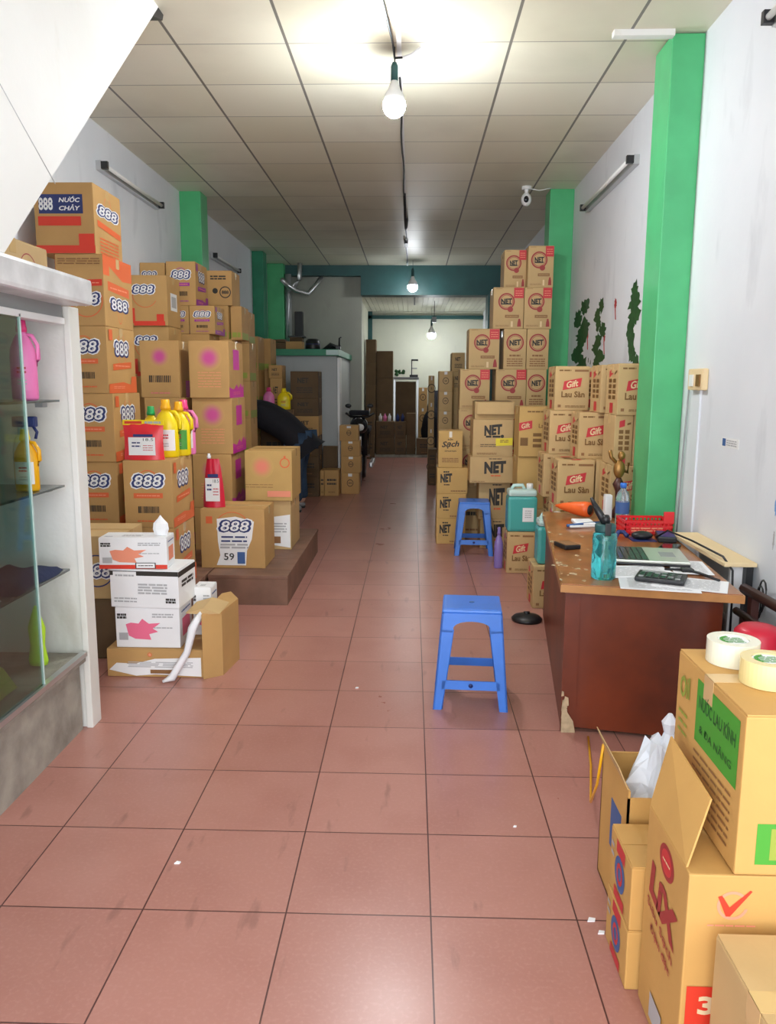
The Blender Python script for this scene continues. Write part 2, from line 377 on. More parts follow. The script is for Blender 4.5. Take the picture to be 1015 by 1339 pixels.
def flip888(F, side):
    if side == 'F':
        F.arc(.62, .36, .24, .014, 'ink_orange', 180, 380, asp=1); text888(F, .62, .38, .56, .155); F.rect(.66, .60, .62, .09, 'ink_red', slant=.03); F.lines(.66, .60, .5, .03, 'ink_salmon', 1)
        F.lines(.5, .9, .9, .1, 'ink_brown', 3)
    else:
        F.poly([(0, F.h), (0, F.h*.72), (F.w*.2, F.h*.72), (F.w*.2, F.h*.86), (F.w*.65, F.h*.7), (F.w, F.h*.72), (F.w, F.h)], 'ink_orange')
        F.rect(.5, .56, .74, .13, 'ink_orange', slant=-.05); F.lines(.5, .56, .6, .04, 'ink_salmon', 1); text888(F, .5, .33, .62, .17, sh=0); F.arc(.5, .22, .16, .013, 'ink_orange', 180, 360, asp=.55)
def q888(F, side):
    if side == 'F':
        text888(F, .36, .72, .60, .16); F.arc(.4, .62, .26, .012, 'ink_orange', 180, 330); F.rect(.5, .05, .85, .09, 'ink_red'); F.rect(.8, .16, .2, .14, 'ink_red'); F.rect(.06, .2, .1, .3, 'ink_red')
    else: F.rect(.5, .5, .5, .35, 'ink_white'); F.rect(.5, .5, .35, .22, 'ink_grey')
def mag(F, side):
    if side == 'F':
        F.burst(.5, .70, .23, 'burst_magenta'); F.lines(.5, .32, .6, .3, 'ink_salmon', 6, 3, 4, .2)
    elif side == 'R':
        F.rect(.5, .68, .42, .36, 'ink_magenta', 0); F.k -= 1
        F.poly([(0, 0), (F.w, 0), (F.w, F.h*.24), (F.w*.9, F.h*.17), (F.w*.8, F.h*.26), (F.w*.62, F.h*.16), (F.w*.5, F.h*.24), (F.w*.3, F.h*.14), (0, F.h*.19)], 'ink_magenta'); F.lines(.5, .08, .5, .06, 'ink_pink', 2)
def magbar(F, side):
    if side == 'F': F.burst(.5, .72, .19, 'burst_magenta'); F.bars(.5, .33, .58, .12, 'ink_black', 12); F.lines(.5, .08, .5, .03, 'ink_pink', 1)
    elif side == 'R': F.rect(.8, .15, .4, .3, 'ink_magenta')
def netr(F, side):
    if side == 'F':
        F.arc(.43, .66, .205, .035, 'ink_maroon'); F.arc(.43, .66, .158, .012, 'ink_maroon')
        F.text('NET', .43, .665, .13, 'ink_black', w=.36, off=.05, slant=.05); F.rect(.43, .60, .34, .03, 'ink_black')
        F.rect(.83, .865, .32, .25, 'ink_crimson'); F.lines(.83, .86, .24, .16, 'ink_salmon', 3, 3, 3, .3)
        F.disc(.56, .47, .068, 'ink_maroon'); F.rect(.62, .30, .46, .07, 'ink_brown'); F.lines(.62, .30, .40, .03, 'kraft_pale', 1, 2, 6)
        F.poly([(F.w*.80, F.h*.05), (F.w*.93, F.h*.05), (F.w*.92, F.h*.15), (F.w*.89, F.h*.24), (F.w*.84, F.h*.24), (F.w*.81, F.h*.15)], 'ink_maroon')
        F.rect(.62, .11, .07, .14, 'kraft_cut'); F.lines(.3, .07, .45, .05, 'ink_brown', 2, 2, 5, .3); F.lines(.18, .965, .22, .02, 'ink_brown', 1)
def netr2(F, side):
    if side == 'F':
        F.arc(.5, .66, .22, .035, 'ink_maroon'); F.arc(.5, .66, .17, .012, 'ink_maroon'); F.text('NET', .5, .66, .14, 'ink_black', w=.5, off=.05, slant=.08)
        F.lines(.5, .34, .5, .05, 'ink_brown', 1, 3, 3, .9); F.lines(.5, .17, .72, .22, 'ink_brown', 4, 4, 5, .5)
def netf(F, side):
    if side == 'F':
        F.text('NET', .58, .60, .46, 'ink_black', w=.5, off=.06, slant=.06); F.lines(.60, .28, .24, .07, 'ink_orange', 1, 1, 2, .7); F.lines(.58, .92, .3, .05, 'ink_black', 1, 3, 3, .6)
        F.lines(.2, .06, .3, .04, 'ink_brown', 1)
def nets(F, side):
    if side == 'F':
        F.text('NET', .30, .60, .34, 'ink_black', w=.38, off=.06, slant=.08); F.lines(.32, .34, .2, .08, 'ink_black', 1, 1, 2, .5); F.lines(.3, .84, .2, .07, 'ink_black', 1, 4, 2, .8); F.lines(.7, .1, .5, .1, 'ink_brown', 1, 3, 6)
def netbig(F, side):
    if side == 'F':
        F.text('NET', .50, .72, .28, 'ink_black', w=.44, off=.06, slant=.1); F.lines(.52, .54, .42, .06, 'ink_black', 1, 3, 2, .9); F.disc(.73, .55, .045, 'ink_black')
        F.rect(.78, .40, .42, .20, 'ink_yellow', slant=.05); F.lines(.78, .42, .22, .09, 'ink_brown', 2, 3, 2, .5); F.lines(.38, .30, .4, .10, 'ink_black', 2, 5, 5, .3); F.lines(.35, .08, .5, .06, 'ink_brown', 2, 7, 6)
def sach(F, side):
    if side == 'F':
        F.text('Sạch', .5, .62, .20, 'ink_black', w=.72, off=.03, shear=.25, slant=.06); F.text('bột', .5, .76, .06, 'ink_black', w=.22, off=.02); F.lines(.5, .45, .5, .05, 'ink_black', 2, 3, 3, .4)
        F.lines(.5, .20, .7, .14, 'ink_brown', 3, 4, 5, .5); F.rect(.5, .9, .12, .16, 'tape_clear')
def gift(F, side):
    if side == 'F':
        F.lines(.28, .905, .36, .04, 'ink_gold', 1, 3, 2, .8); F.rect(.76, .90, .40, .045, 'ink_brown')
        F.rect(.50, .60, .52, .20, 'ink_crimson', skew=.15, slant=.2); F.text('Gift', .50, .60, .15, 'kraft_cut', w=.34, off=.03, shear=.1, slant=.18)
        F.text('Lau Sàn', .53, .365, .14, 'ink_gold', w=.68, off=.03); F.rect(.14, .10, .09, .06, 'ink_brown'); F.lines(.6, .09, .6, .05, 'ink_gold', 2, 4, 5, .5)
    else: giftside(F, 'X')
def giftside(F, side):
    if side in ('F', 'X'):
        F.rect(.4, .83, .30, .13, 'ink_crimson', slant=.3); F.rect(.78, .83, .2, .04, 'ink_gold', slant=.3)
        k = F.k
        for i in range(2):
            for j in range(4): F.rect(.36+.34*i, .67-.11*j, .24, .075, 'ink_gold'); F.k = k
        F.rect(.52, .13, .26, .20, 'ink_crimson')
def giftwide(F, side):
    if side == 'F':
        F.rect(.17, .62, .34, .16, 'ink_crimson', slant=.2); F.text('Gift', .17, .62, .10, 'kraft_cut', w=.22, off=.02, slant=.2); F.text('Lau Sàn', .74, .62, .085, 'ink_gold', w=.46, off=.012)
        k = F.k
        for i in range(2):
            for j in range(3): F.rect(.48+.29*i, .44-.11*j, .22, .065, 'ink_gold'); F.k = k
        F.rect(.14, .3, .2, .16, 'ink_gold'); F.lines(.5, .9, .6, .06, 'ink_gold', 1, 4, 4)
def dark1(F, side):
    if side == 'F': F.text('NET', .45, .66, .2, 'ink_black', w=.4, off=.03); F.lines(.5, .3, .6, .25, 'ink_black', 3, 4, 4, .4)
def lineb(F, side):
    if side == 'F': F.lines(.5, .55, .66, .3, 'ink_black', 2, 4, 5, .5); F.lines(.5, .15, .5, .08, 'ink_brown', 1, 5, 3)
def tapeb(F, side):
    if side == 'F': F.rect(.5, .9, .22, .14, 'ink_white'); F.arc(.5, .52, .17, .03, 'ink_black', 0, 360, asp=.9); F.text('888', .5, .52, .1, 'ink_black', w=.2)
def ringred(F, side):
    if side == 'F':
        F.arc(.85, .76, .10, .022, 'ink_orange', 0, 360, asp=1); F.disc(.85, .88, .022, 'ink_orange')
        F.burst(.36, .68, .24, 'burst_pink'); F.lines(.3, .3, .6, .1, 'ink_brown', 2, 3, 5, .2); F.rect(.72, .14, .5, .12, 'ink_salmon')
def black888(F, side):
    if side == 'F':
        F.lines(.5, .80, .6, .14, 'ink_black', 2, 4, 3, .6); F.arc(.75, .38, .17, .03, 'ink_black'); F.text('888', .75, .38, .1, 'ink_black', w=.26, off=.03); F.disc(.38, .42, .08, 'ink_black')
def torn(F, side):
    if side == 'F':
        F.rect(.14, .82, .10, .12, 'ink_orange'); F.arc(.5, .70, .26, .012, 'ink_orange', 20, 160, asp=1.1)
        F.poly([(F.w*a, F.h*b) for a, b in ((.24, .05), (.30, .22), (.27, .45), (.26, .84), (.55, .88), (.84, .80), (.80, .5), (.72, .3), (.70, .05))], 'ink_white')
        text888(F, .54, .72, .50, .19); F.lines(.52, .50, .42, .14, 'ink_navy', 2, 5, 3, .4); F.lines(.52, .38, .46, .10, 'ink_grey', 2, 3, 2, .6); F.text('59', .44, .2, .12, 'ink_black', w=.16, off=.01); F.rect(.63, .18, .12, .2, 'ink_blue')
def torn2(F, side):
    if side == 'F':
        F.arc(.45, .80, .08, .02, 'ink_orange', 0, 360, asp=1); F.disc(.45, .80, .045, 'ink_salmon')
        F.poly([(F.w*a, F.h*b) for a, b in ((.02, .25), (.1, .5), (.3, .48), (.5, .66), (.98, .72), (.98, .04), (.5, .10), (.3, .04))], 'ink_white'); F.lines(.55, .45, .7, .22, 'ink_grey', 4, 5, 3, .5); F.rect(.6, .2, .3, .14, 'ink_brown')
def green_t(F, side):
    if side == 'F': F.lines(.5, .15, .8, .16, 'ink_olive', 1, 5, 2, .9)
    if side == 'R': F.rect(.5, .12, .9, .2, 'ink_olive')
def creamlogo(F, side):
    if side == 'F': F.rect(.2, .72, .14, .2, 'ink_purple'); text888(F, .6, .45, .5, .2); F.arc(.6, .45, .26, .02, 'ink_navy', 0, 360, asp=1)
    if side == 'R':
        F.rect(.28, .78, .08, .30, 'ink_purple'); F.arc(.70, .25, .48, .03, 'ink_maroon', 0, 180, asp=1); text888(F, .74, .25, .28, .3)
def cleaner(F, side):
    if side == 'L':
        F.poly([(F.w*a, F.h*b) for a, b in ((.34, .50), (.94, .50), (.94, .93), (.34, .93))], 'ink_green')
        F.text('NƯỚC LAU KÍNH', .64, .80, .12, 'ink_darkgreen', w=.52, off=.02); F.text('& ĐA NĂNG', .64, .62, .07, 'ink_darkgreen', w=.46, off=.01)
        F.lines(.62, .27, .56, .38, 'ink_brown', 7, 4, 6, .3); F.text('Oil', .15, .78, .16, 'ink_olive', w=.16, off=.03, slant=.2); F.lines(.15, .52, .16, .2, 'ink_olive', 3, 3, 2, .3)
    if side == 'F': F.rect(.36, .2, .5, .26, 'ink_green'); F.rect(.40, .2, .42, .2, 'ink_olive')
    if side == 'T': F.arc(.5, .18, .09, .012, 'ink_brown', asp=1.6); F.lines(.5, .18, .12, .06, 'ink_brown', 2, 5, 2, .6); F.lines(.5, .04, .5, .05, 'ink_brown', 2, 4, 5, .3); F.lines(.25, .72, .2, .06, 'ink_olive', 1)
def lix(F, side):
    if side == 'L':
        F.arc(.52, .875, .075, .03, 'ink_maroon', asp=1.25); F.disc(.52, .875, .055, 'ink_crimson', asp=1.2); F.lines(.52, .875, .18, .02, 'kraft_cut', 1)
        F.text('LiX', .50, .67, .17, 'ink_maroon', w=.70, off=.06, shear=.12, slant=-.15); F.text('Siêu Sạch', .46, .535, .055, 'ink_maroon', w=.66, off=.01, slant=-.15); F.text('Đậm đặc', .50, .455, .05, 'ink_maroon', w=.5, off=.02, slant=-.1)
        F.rect(.5, .12, .3, .12, 'ink_grey')
    if side == 'F':
        F.arc(.22, .862, .062, .012, 'ink_salmon', 40, 345, asp=1); F.poly([(F.w*a, F.h*b) for a, b in ((.145, .90), (.165, .905), (.205, .855), (.30, .93), (.31, .925), (.21, .815), (.19, .815))], 'ink_red'); F.lines(.22, .775, .24, .014, 'ink_salmon', 1, 3, 5)
        F.rect(.155, .33, .26, .34, 'ink_red'); F.text('3', .13, .415, .085, 'kraft_cut', w=.09, off=.04)
def bluered(F, side):
    if side == 'L':
        F.rect(.5, .86, .4, .2, 'ink_crimson'); F.disc(.5, .5, .27, 'ink_blue', asp=1.0); F.arc(.5, .5, .17, .07, 'ink_crimson', asp=.9); F.rect(.52, .12, .46, .16, 'ink_crimson'); F.lines(.16, .7, .14, .3, 'ink_grey', 2)
def glove(F, side, c='ink_pink', band=None):
    if side == 'F':
        F.lines(.10, .78, .15, .14, 'ink_black', 2, 3, 3, .8); F.lines(.74, .80, .34, .12, 'ink_grey', 2, 3, 4, .6)
        F.poly([(F.w*a, F.h*b) for a, b in ((.24, .62), (.16, .58), (.2, .3), (.30, .22), (.55, .2), (.52, .34), (.66, .40), (.58, .48), (.70, .62), (.52, .60), (.42, .72), (.36, .60))], c)
        F.rect(.12, .28, .14, .18, 'ink_grey'); F.lines(.74, .5, .3, .06, 'ink_grey', 1)
        if band: F.rect(.5, .07, 1, .13, band); F.rect(.68, .11, .30, .19, 'ink_black'); F.rect(.68, .11, .27, .15, 'ink_white'); F.lines(.68, .11, .22, .06, 'ink_black', 1)
    if side == 'R': F.rect(.5, .45, .6, .45, c); F.lines(.5, .85, .7, .08, 'ink_blue', 1)
    if side == 'T': F.lines(.45, .4, .3, .3, 'ink_grey', 2, 3, 4, .6); F.lines(.12, .25, .12, .12, 'ink_navy', 1)
def glove_top(F, side): glove(F, side, 'ink_salmon', 'ink_red')
def glove_black(F, side):
    if side == 'F':
        F.rect(.5, .90, 1, .12, 'ink_black'); F.rect(.22, .84, .34, .2, 'ink_white'); F.lines(.22, .84, .28, .1, 'ink_grey', 1); F.lines(.62, .5, .44, .3, 'ink_grey', 4, 4, 3, .6)
        F.lines(.88, .2, .15, .14, 'ink_black', 2, 3, 3, .8); F.lines(.22, .2, .34, .16, 'ink_grey', 2)
    if side == 'R': F.rect(.5, .88, 1, .14, 'ink_black'); F.lines(.5, .6, .7, .2, 'ink_black', 2, 5, 3, .7)

_pc = {}
TAN = ('powder cartons with red ring print', 'plain-print cartons before the tower', 'floor cleaner cartons with red slanted logo', 'slim cartons receding behind the tower')
def carton(x0, x1, y, z0, z1, d, kind, label, group=None, body='kraft', rz=0, tape=True, name='cardboard_carton', cat='cardboard box', open_top=False, faces=None):
    """one closed carton: body with top flaps, tape over the seam, printing"""
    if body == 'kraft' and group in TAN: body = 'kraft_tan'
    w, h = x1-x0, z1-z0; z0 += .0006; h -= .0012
    t = thing(name, label, cat, ((x0+x1)/2, y+d/2, z0), group, rz)
    key = (round(w, 3), round(h, 3), round(d, 3), kind.__name__ if kind else '', body, tape, open_top)
    if key not in _pc:
        b = MB(); b.box(-w/2, w/2, -d/2, d/2, 0, h-.0035, body, .004)
        if not open_top:
            b.box(-w/2+.002, w/2-.002, -d/2+.002, -.0015, h-.0035, h, body); b.box(-w/2+.002, w/2-.002, .0015, d/2-.002, h-.0035, h, body)
        e = []
        if tape:
            tp = MB(); tw = min(.05, d*.2)
            tp.box(-w/2-.0008, w/2+.0008, -tw/2, tw/2, h-.0005, h+.0005, 'tape'); tp.box(w/2-.0003, w/2+.0009, -tw/2, tw/2, h-.055, h+.0005, 'tape'); tp.box(-w/2-.0009, -w/2+.0003, -tw/2, tw/2, h-.055, h+.0005, 'tape')
            e.append(('packing_tape', tp, False))
        if kind:
            for s, o, u, v, ww, hh in (('F', (-w/2, -d/2, 0), (1, 0, 0), (0, 0, 1), w, h), ('R', (w/2, -d/2, 0), (0, 1, 0), (0, 0, 1), d, h), ('L', (-w/2, d/2, 0), (0, -1, 0), (0, 0, 1), d, h), ('T', (-w/2, -d/2, h), (1, 0, 0), (0, 1, 0), w, d)):
                p = MB(); kind(Face(p, o, u, v, ww, hh), s)
                if p.v: e.append(({'F': 'front_printing', 'R': 'side_printing', 'L': 'side_printing', 'T': 'top_printing'}[s], p, True))
        out = [('box_body', b.mesh('box_body'))]
        for n, mb, uv in e:
            me = mb.mesh(n)
            if mb.uv:
                l = me.uv_layers.new(name='UVMap')
                for lp in me.loops: l.data[lp.index].uv = mb.uv.get(lp.vertex_index, (0, 0))
            out.append((n, me))
        _pc[key] = out
    for n, me in _pc[key]:
        o = bpy.data.objects.new(n, me); COL.objects.link(o); o.parent = t
    return t
# ------------------------------------------------------------------ the room
XL, XR, CZ = -2.24, 1.5, 3.245
struct('floor', MB().box(-2.4, 1.65, -1.2, 17.5, -.1, 0, 'floor'))
struct('ceiling', MB().box(-2.4, 1.65, -1.2, 12.63, CZ, CZ+.1, 'ceil'))
struct('wall_left', MB().box(-2.4, XL, -1.2, 12.9, 0, CZ, 'wall'))
struct('wall_right', MB().box(XR, 1.65, -1.2, 17.4, 0, CZ, 'wall'))
struct('wall_partition', MB().box(-2.4, -.81, 12.80, 12.92, 0, CZ, 'cream_wall_dim'))
struct('wall_back_left', MB().box(-1.05, -.95, 12.92, 17.4, 0, CZ, 'cream_wall'))
struct('wall_back', MB().box(-1.05, 1.65, 17.3, 17.4, 0, CZ, 'cream_wall'))
cb = MB()
for i in range(26): cb.box(-.95+.095*i, -.95+.095*i+.088, 12.92, 17.3, 2.952, 3.0, 'cream_wall')
cb.box(-1.0, 1.6, 12.92, 17.35, 3.0, 3.03, 'cream_wall'); struct('ceiling_back', cb)
struct('trim_beam', MB().box(-.81, 1.5, 12.63, 12.95, 2.80, CZ+.1, 'teal_paint').box(-2.24, -.81, 12.63, 12.80, 3.09, CZ+.1, 'teal_paint'))
struct('trim_1', MB().box(1.33, XR, 4.46, 4.75, 0, CZ-.005, 'green', .006))
struct('trim_2', MB().box(1.275, XR, 7.79, 8.05, 0, CZ, 'green', .006))
struct('trim_3', MB().box(XL, -2.035, 7.85, 8.1, 0, CZ, 'green', .006))
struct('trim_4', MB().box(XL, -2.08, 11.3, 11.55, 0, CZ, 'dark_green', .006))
struct('trim_5', MB().box(XL, -1.985, 12.45, 12.63, 0, CZ, 'green', .006))
struct('trim_6', MB().box(1.16, XR, 12.5, 12.95, 0, 2.8, 'teal_paint'))
struct('trim_7', MB().box(-.95, 1.5, 17.2, 17.3, 2.80, 2.87, 'teal_paint').box(-.95, -.86, 17.2, 17.3, 0, 2.95, 'teal_paint'))
struct('trim_ceiling_bead', MB().box(-.10, -.075, 2.0, 12.6, CZ-.012, CZ, 'white_plastic').box(1.02, 1.33, 4.42, 4.47, CZ-.03, CZ, 'stair_paint'))
struct('trim_8', MB().tube([(-1.2495, 2.50, 2.34), (-1.2495, 2.647, 2.252), (-1.2495, 2.859, 2.128)], .0016, 'ink_grey', 5))
struct('trim_9', MB().prism([(4.06, 3.17), (4.14, CZ-.001), (4.22, CZ-.001), (4.20, 3.21)], -1.33, -1.25, 'black', axis='x'))
# staircase side wall and soffit over the cabinet
struct('wall_stairs', MB().prism([(-1.15, 1.835), (2.47, 1.835), (4.14, CZ), (-1.15, CZ)], -1.33, -1.25, 'stair_paint', axis='x'))
struct('wall_stair_soffit', MB().prism([(2.47, 1.835), (4.14, CZ), (4.0, CZ), (2.33, 1.835)], -2.24, -1.33, 'stair_paint', axis='x'))

# ------------------------------------------------------------------ display cabinet on the left
cab = thing('display_cabinet', 'old white built-in display cabinet with sliding glass front under the stairs', 'cabinet', (-1.78, 1.9, 0))
MB().box(XL, -1.355, 3.12, 3.20, 0, 1.737, 'old_plaster', .004).box(-1.362, -1.335, 3.11, 3.2, 0, 1.737, 'old_plaster', .004).build('end_panel', cab)
MB().box(XL, XL+.03, .5, 3.1, .34, 1.738, 'old_plaster').build('back_panel', cab)
MB().box(XL, -1.245, .4, 3.13, 1.738, 1.836, 'marble', .014).build('countertop', cab)
MB().box(-1.42, -1.36, .5, 3.1, 1.69, 1.738, 'grey_plastic').build('recess', cab)
MB().box(-1.40, -1.345, .5, 3.09, 1.665, 1.69, 'white_plastic', .003).build('door_rail', cab)
MB().box(XL+.03, -1.345, .5, 3.10, .30, .335, 'concrete', .004).box(-1.36, -1.335, .5, 3.09, .325, .345, 'steel').build('bottom_shelf', cab)
MB().box(XL, -1.375, .5, 3.1, 0, .30, 'concrete').build('plinth', cab)
for z in (1.378, 1.043, .702):
    s = MB().box(-2.0, -1.375, .5, 3.07, z-.009, z, 'smoked_glass', .002).build('glass_shelf', cab); s['label'] = 'thin smoky glass shelf'
    MB().box(-1.47, -1.44, 3.06, 3.10, z-.03, z-.009, 'grey_plastic').build('shelf_bracket', s)
gd = MB().box(-1.352, -1.346, 1.3, 2.735, .345, 1.676, 'glass').build('glass_door', cab); gd['label'] = 'tinted sliding glass pane'
gd2 = MB().box(-1.366, -1.36, .5, 1.5, .345, 1.676, 'glass').build('glass_door', cab)
MB().box(-1.353, -1.345, 2.728, 2.738, .345, 1.676, 'jug_pale').build('glass_edge', gd)

def bottle(name, label, x, y, z, h, r, m, cap, group=None, flat=.62, handle=True, mlab='ink_white', rz=0, cat='bottle', lab=True):
    t = thing(name, label, cat, (x, y, z), group, rz)
    T = Matrix.Translation((x, y, z))
    b = MB(); b.lathe([(r*.9, 0), (r, h*.03), (r, h*.52), (r*.93, h*.62), (r*.62, h*.74), (r*.36, h*.80), (r*.34, h*.83)], m, n=24, sy=flat, T=T)
    if handle: b.tube([(r*.30, 0, h*.79), (r*.75, 0, h*.78), (r*1.12, 0, h*.66), (r*1.15, 0, h*.5), (r*.9, 0, h*.42)], r*.16, m, T=T)
    b.build('bottle_body', t)
    c = MB(); c.lathe([(r*.42, h*.82), (r*.42, h*.87), (r*.36, h*.90), (r*.33, h*.99), (r*.25, h)], cap, n=18, T=T); c.build('bottle_cap', t)
    if lab:
        l = MB(); vs = []; fs = []; n = 12
        for i in range(n+1):
            a = -PI/2+(-.9+1.8*i/n)
            for q in (.12, .48): vs.append((r*1.012*math.cos(a), r*1.012*flat*math.sin(a)-.0006, h*q))
        fs = [(2*i, 2*i+2, 2*i+3, 2*i+1) for i in range(n)]; l.add(vs, fs, mlab, True, T)
        F = Face(l, T @ Vector((-r*.5, -r*flat*1.02-.002, h*.14)), (1, 0, 0), (0, 0, 1), r, h*.32)
        F.lines(.5, .7, .7, .3, 'ink_crimson', 2, 3, 3, .5); F.lines(.5, .25, .7, .25, 'ink_grey', 2, 5, 3, .4); l.build('bottle_label', t)
    return t
bottle('softener_bottle', 'tall pink fabric softener bottle on the top glass shelf of the cabinet', -1.425, 2.90, 1.379, .30, .046, 'pink_plastic', 'hot_pink', mlab='pink_plastic', flat=.9, rz=.25)
bottle('detergent_bottle', 'yellow cleaning bottle on the middle shelf of the cabinet at the pane edge', -1.43, 2.88, 1.044, .23, .045, 'orange_plastic', 'yellow_plastic', mlab='ink_white')
bottle('detergent_bottle', 'yellow washing bottle seen dimly behind the cabinet glass', -1.50, 2.66, 1.044, .24, .05, 'yellow_plastic', 'yellow_plastic')
sp = thing('spray_bottle', 'pale blue spray bottle with dark blue trigger on the middle cabinet shelf', 'bottle', (-1.50, 3.0, 1.044))
MB().lathe([(.035, 0), (.038, .01), (.038, .14), (.03, .18), (.014, .21), (.014, .235)], 'jug_pale', c=(-1.50, 3.0, 1.044), n=18, sy=.7).build('bottle_body', sp)
MB().box(-1.53, -1.44, 2.985, 3.015, 1.275, 1.315, 'ink_navy', .006).tube([(-1.455, 3.0, 1.28), (-1.44, 3.0, 1.255), (-1.447, 3.0, 1.23)], .006, 'ink_navy').build('spray_trigger', sp)
cl = MB(); random.seed(3)
def cloth(mb, x0, x1, y0, y1, z, hh, m, n=14, seed=1, rot=0):
    r = random.Random(seed); vs = []; fs = []; cx, cy = (x0+x1)/2, (y0+y1)/2
    ph = [r.uniform(0, 6) for _ in range(6)]
    for j in range(n+1):
        for i in range(n+1):
            u, v = i/n, j/n; e = min(u, 1-u, v, 1-v)*5; e = min(1, e)
            x = x0+(x1-x0)*u+.01*math.sin(9*v+ph[0]); y = y0+(y1-y0)*v+.01*math.sin(8*u+ph[1])
            zz = z+hh*(e**.5)*(.72+.16*math.sin(13*u+ph[2]+4*v)+.12*math.sin(17*v+ph[3]+5*u))
            vs.append((x, y, zz))
    for j in range(n):
        for i in range(n): a = j*(n+1)+i; fs.append((a, a+1, a+n+2, a+n+1))
    b = len(vs)
    rim = [i for i in range(n+1)]+[k*(n+1)+n for k in range(1, n+1)]+[n*(n+1)+i for i in range(n-1, -1, -1)]+[k*(n+1) for k in range(n-1, 0, -1)]
    for i in rim: vs.append((vs[i][0], vs[i][1], z))
    L = len(rim)
    for k in range(L): fs.append((rim[k], b+k, b+(k+1) % L, rim[(k+1) % L]))
    fs.append([b+k for k in range(L)][::-1]); mb.add(vs, fs, m, True); return mb
tag(cloth(MB(), -1.62, -1.385, 2.62, 3.04, .703, .045, 'fabric_navy', seed=4).build('folded_cloth'), 'navy folded cloth on the lowest glass shelf of the cabinet', 'cloth')
tag(cloth(MB(), -1.72, -1.40, 2.1, 2.58, .703, .05, 'paper', seed=5).build('folded_cloth'), 'whitish crumpled cloth behind the cabinet glass on the lowest shelf', 'cloth')
tag(cloth(MB(), -1.72, -1.40, 2.0, 2.60, 1.044, .07, 'grey_plastic', seed=6).build('folded_cloth'), 'grey crumpled bundle behind the cabinet glass on the middle shelf', 'cloth')
rg = MB(); rg.lathe([(.035, 0), (.04, .02), (.03, .08), (.036, .15), (.02, .2), (.004, .24)], 'lime', c=(-1.46, 2.93, .346), n=10, sy=.6); tag(rg.build('cleaning_glove'), 'neon yellow-green item standing on the bottom shelf of the cabinet', 'glove')
tag(cloth(MB(), -1.75, -1.42, 2.1, 2.7, .346, .22, 'ink_olive', seed=9).build('stuffed_bag'), 'yellow-green soft bag seen through the glass at the cabinet bottom', 'bag')
pj = thing('plastic_jug', 'white plastic jug behind the cabinet glass at the photo edge', 'jug', (-1.46, 2.50, 1.044))
MB().box(-1.51, -1.41, 2.44, 2.56, 1.044, 1.25, 'white_plastic', .02).build('jug_body', pj); MB().lathe([(.02, 0), (.02, .04)], 'white_plastic', c=(-1.46, 2.50, 1.245)).build('jug_cap', pj)
for k, (yy, lb) in enumerate(((2.55, 'upper pale round disc pack behind the cabinet glass'), (2.56, 'lower pale round disc pack behind the cabinet glass'))):
    z = (1.56, 1.447)[k]
    d = thing('scouring_pad_pack', lb, 'packet', (-1.45, yy, z-.05), 'round packs behind the glass')
    T = Matrix.Translation((-1.45, yy, z)) @ Matrix.Rotation(PI/2, 4, 'X') @ Matrix.Rotation(.6, 4, 'Y')
    MB().lathe([(.03, -.012), (.05, -.008), (.052, 0), (.05, .008), (.03, .012)], 'jug_pale', n=24, T=T).build('disc', d)
    MB().lathe([(.02, .0125), (.03, .014), (.02, .0155)], 'white_plastic', n=20, T=T).build('disc_centre', d)
MB()
hk = tag(MB().box(-1.50, -1.40, 2.50, 2.62, 1.379, 1.3955, 'white_plastic').box(-1.46, -1.44, 2.55, 2.57, 1.39, 1.51, 'white_plastic').build('display_stand'), 'small white stand holding round packs behind the cabinet glass', 'stand')

# ------------------------------------------------------------------ lamps
def bulb(label, x, y, zc, top, r, glow, sock='teal_paint'):
    t = thing('hanging_bulb', label, 'lamp', (x, y, top), 'bare LED bulbs hanging from the ceiling')
    MB().tube([(x, y, top), (x+.004, y, (top+zc)/2), (x, y, zc+r*3.0)], .004, 'black', 6).build('cord', t)
    MB().lathe([(.012, r*3.5), (.02, r*3.2), (.02, r*2.0)], sock, c=(x, y, zc), n=14).build('socket', t)
    MB().lathe([(.018, r*2.0), (r*.55, r*1.25), (r*.86, r*.8), (r*.985, r*.25)], 'white_plastic', c=(x, y, zc), n=18).build('bulb_neck', t)
    MB().lathe([(.004, -r*1.05), (r*.4, -r*.97), (r*.72, -r*.74), (r*.93, -r*.4), (r, 0), (r*.97, r*.25)], glow, c=(x, y, zc), n=24).build('bulb', t)
bulb('bright bare bulb nearest the entrance under the sooty ceiling patch', -.112, 4.62, 2.95, CZ, .062, 'bulb_near')
bulb('middle bare bulb hanging in front of the teal beam', -.005, 12.15, 2.87, CZ, .075, 'bulb_mid')
bulb('farthest bare bulb hanging before the pale back wall', .385, 16.3, 2.42, 2.95, .085, 'bulb_far')
wr = tag(MB().tube([(-.185, 3.0, 3.225), (-.16, 4.0, 3.228), (-.118, 4.5, 3.215), (-.112, 4.62, 3.19), (-.07, 4.64, 3.20)], .006, 'black').tube([(-.07, 4.64, 3.20), (-.02, 4.64, 3.215), (.03, 4.6, 3.235)], .006, 'white_plastic').build('lamp_wire'), 'black and white wire running along the ceiling to the nearest bulb', 'wire')
tag(MB().tube([(-.09+.006*math.sin(i), 5.0+i*.25, CZ-.02-.012*abs(math.sin(i*1.3))) for i in range(30)], .007, 'black').box(-.115, -.07, 10.4, 10.7, CZ-.05, CZ-.0, 'black').build('ceiling_cable'), 'dark cable drooping along the middle joint of the ceiling', 'cable')
tag(MB().tube([(-.09, 7.9, 3.235), (-.085, 8.2, 3.10), (-.08, 8.5, 3.02), (-.075, 8.8, 3.10), (-.07, 9.1, 3.235)], .012, 'black').build('cable_loop'), 'black loop of cable sagging below the ceiling between the bulbs', 'cable')
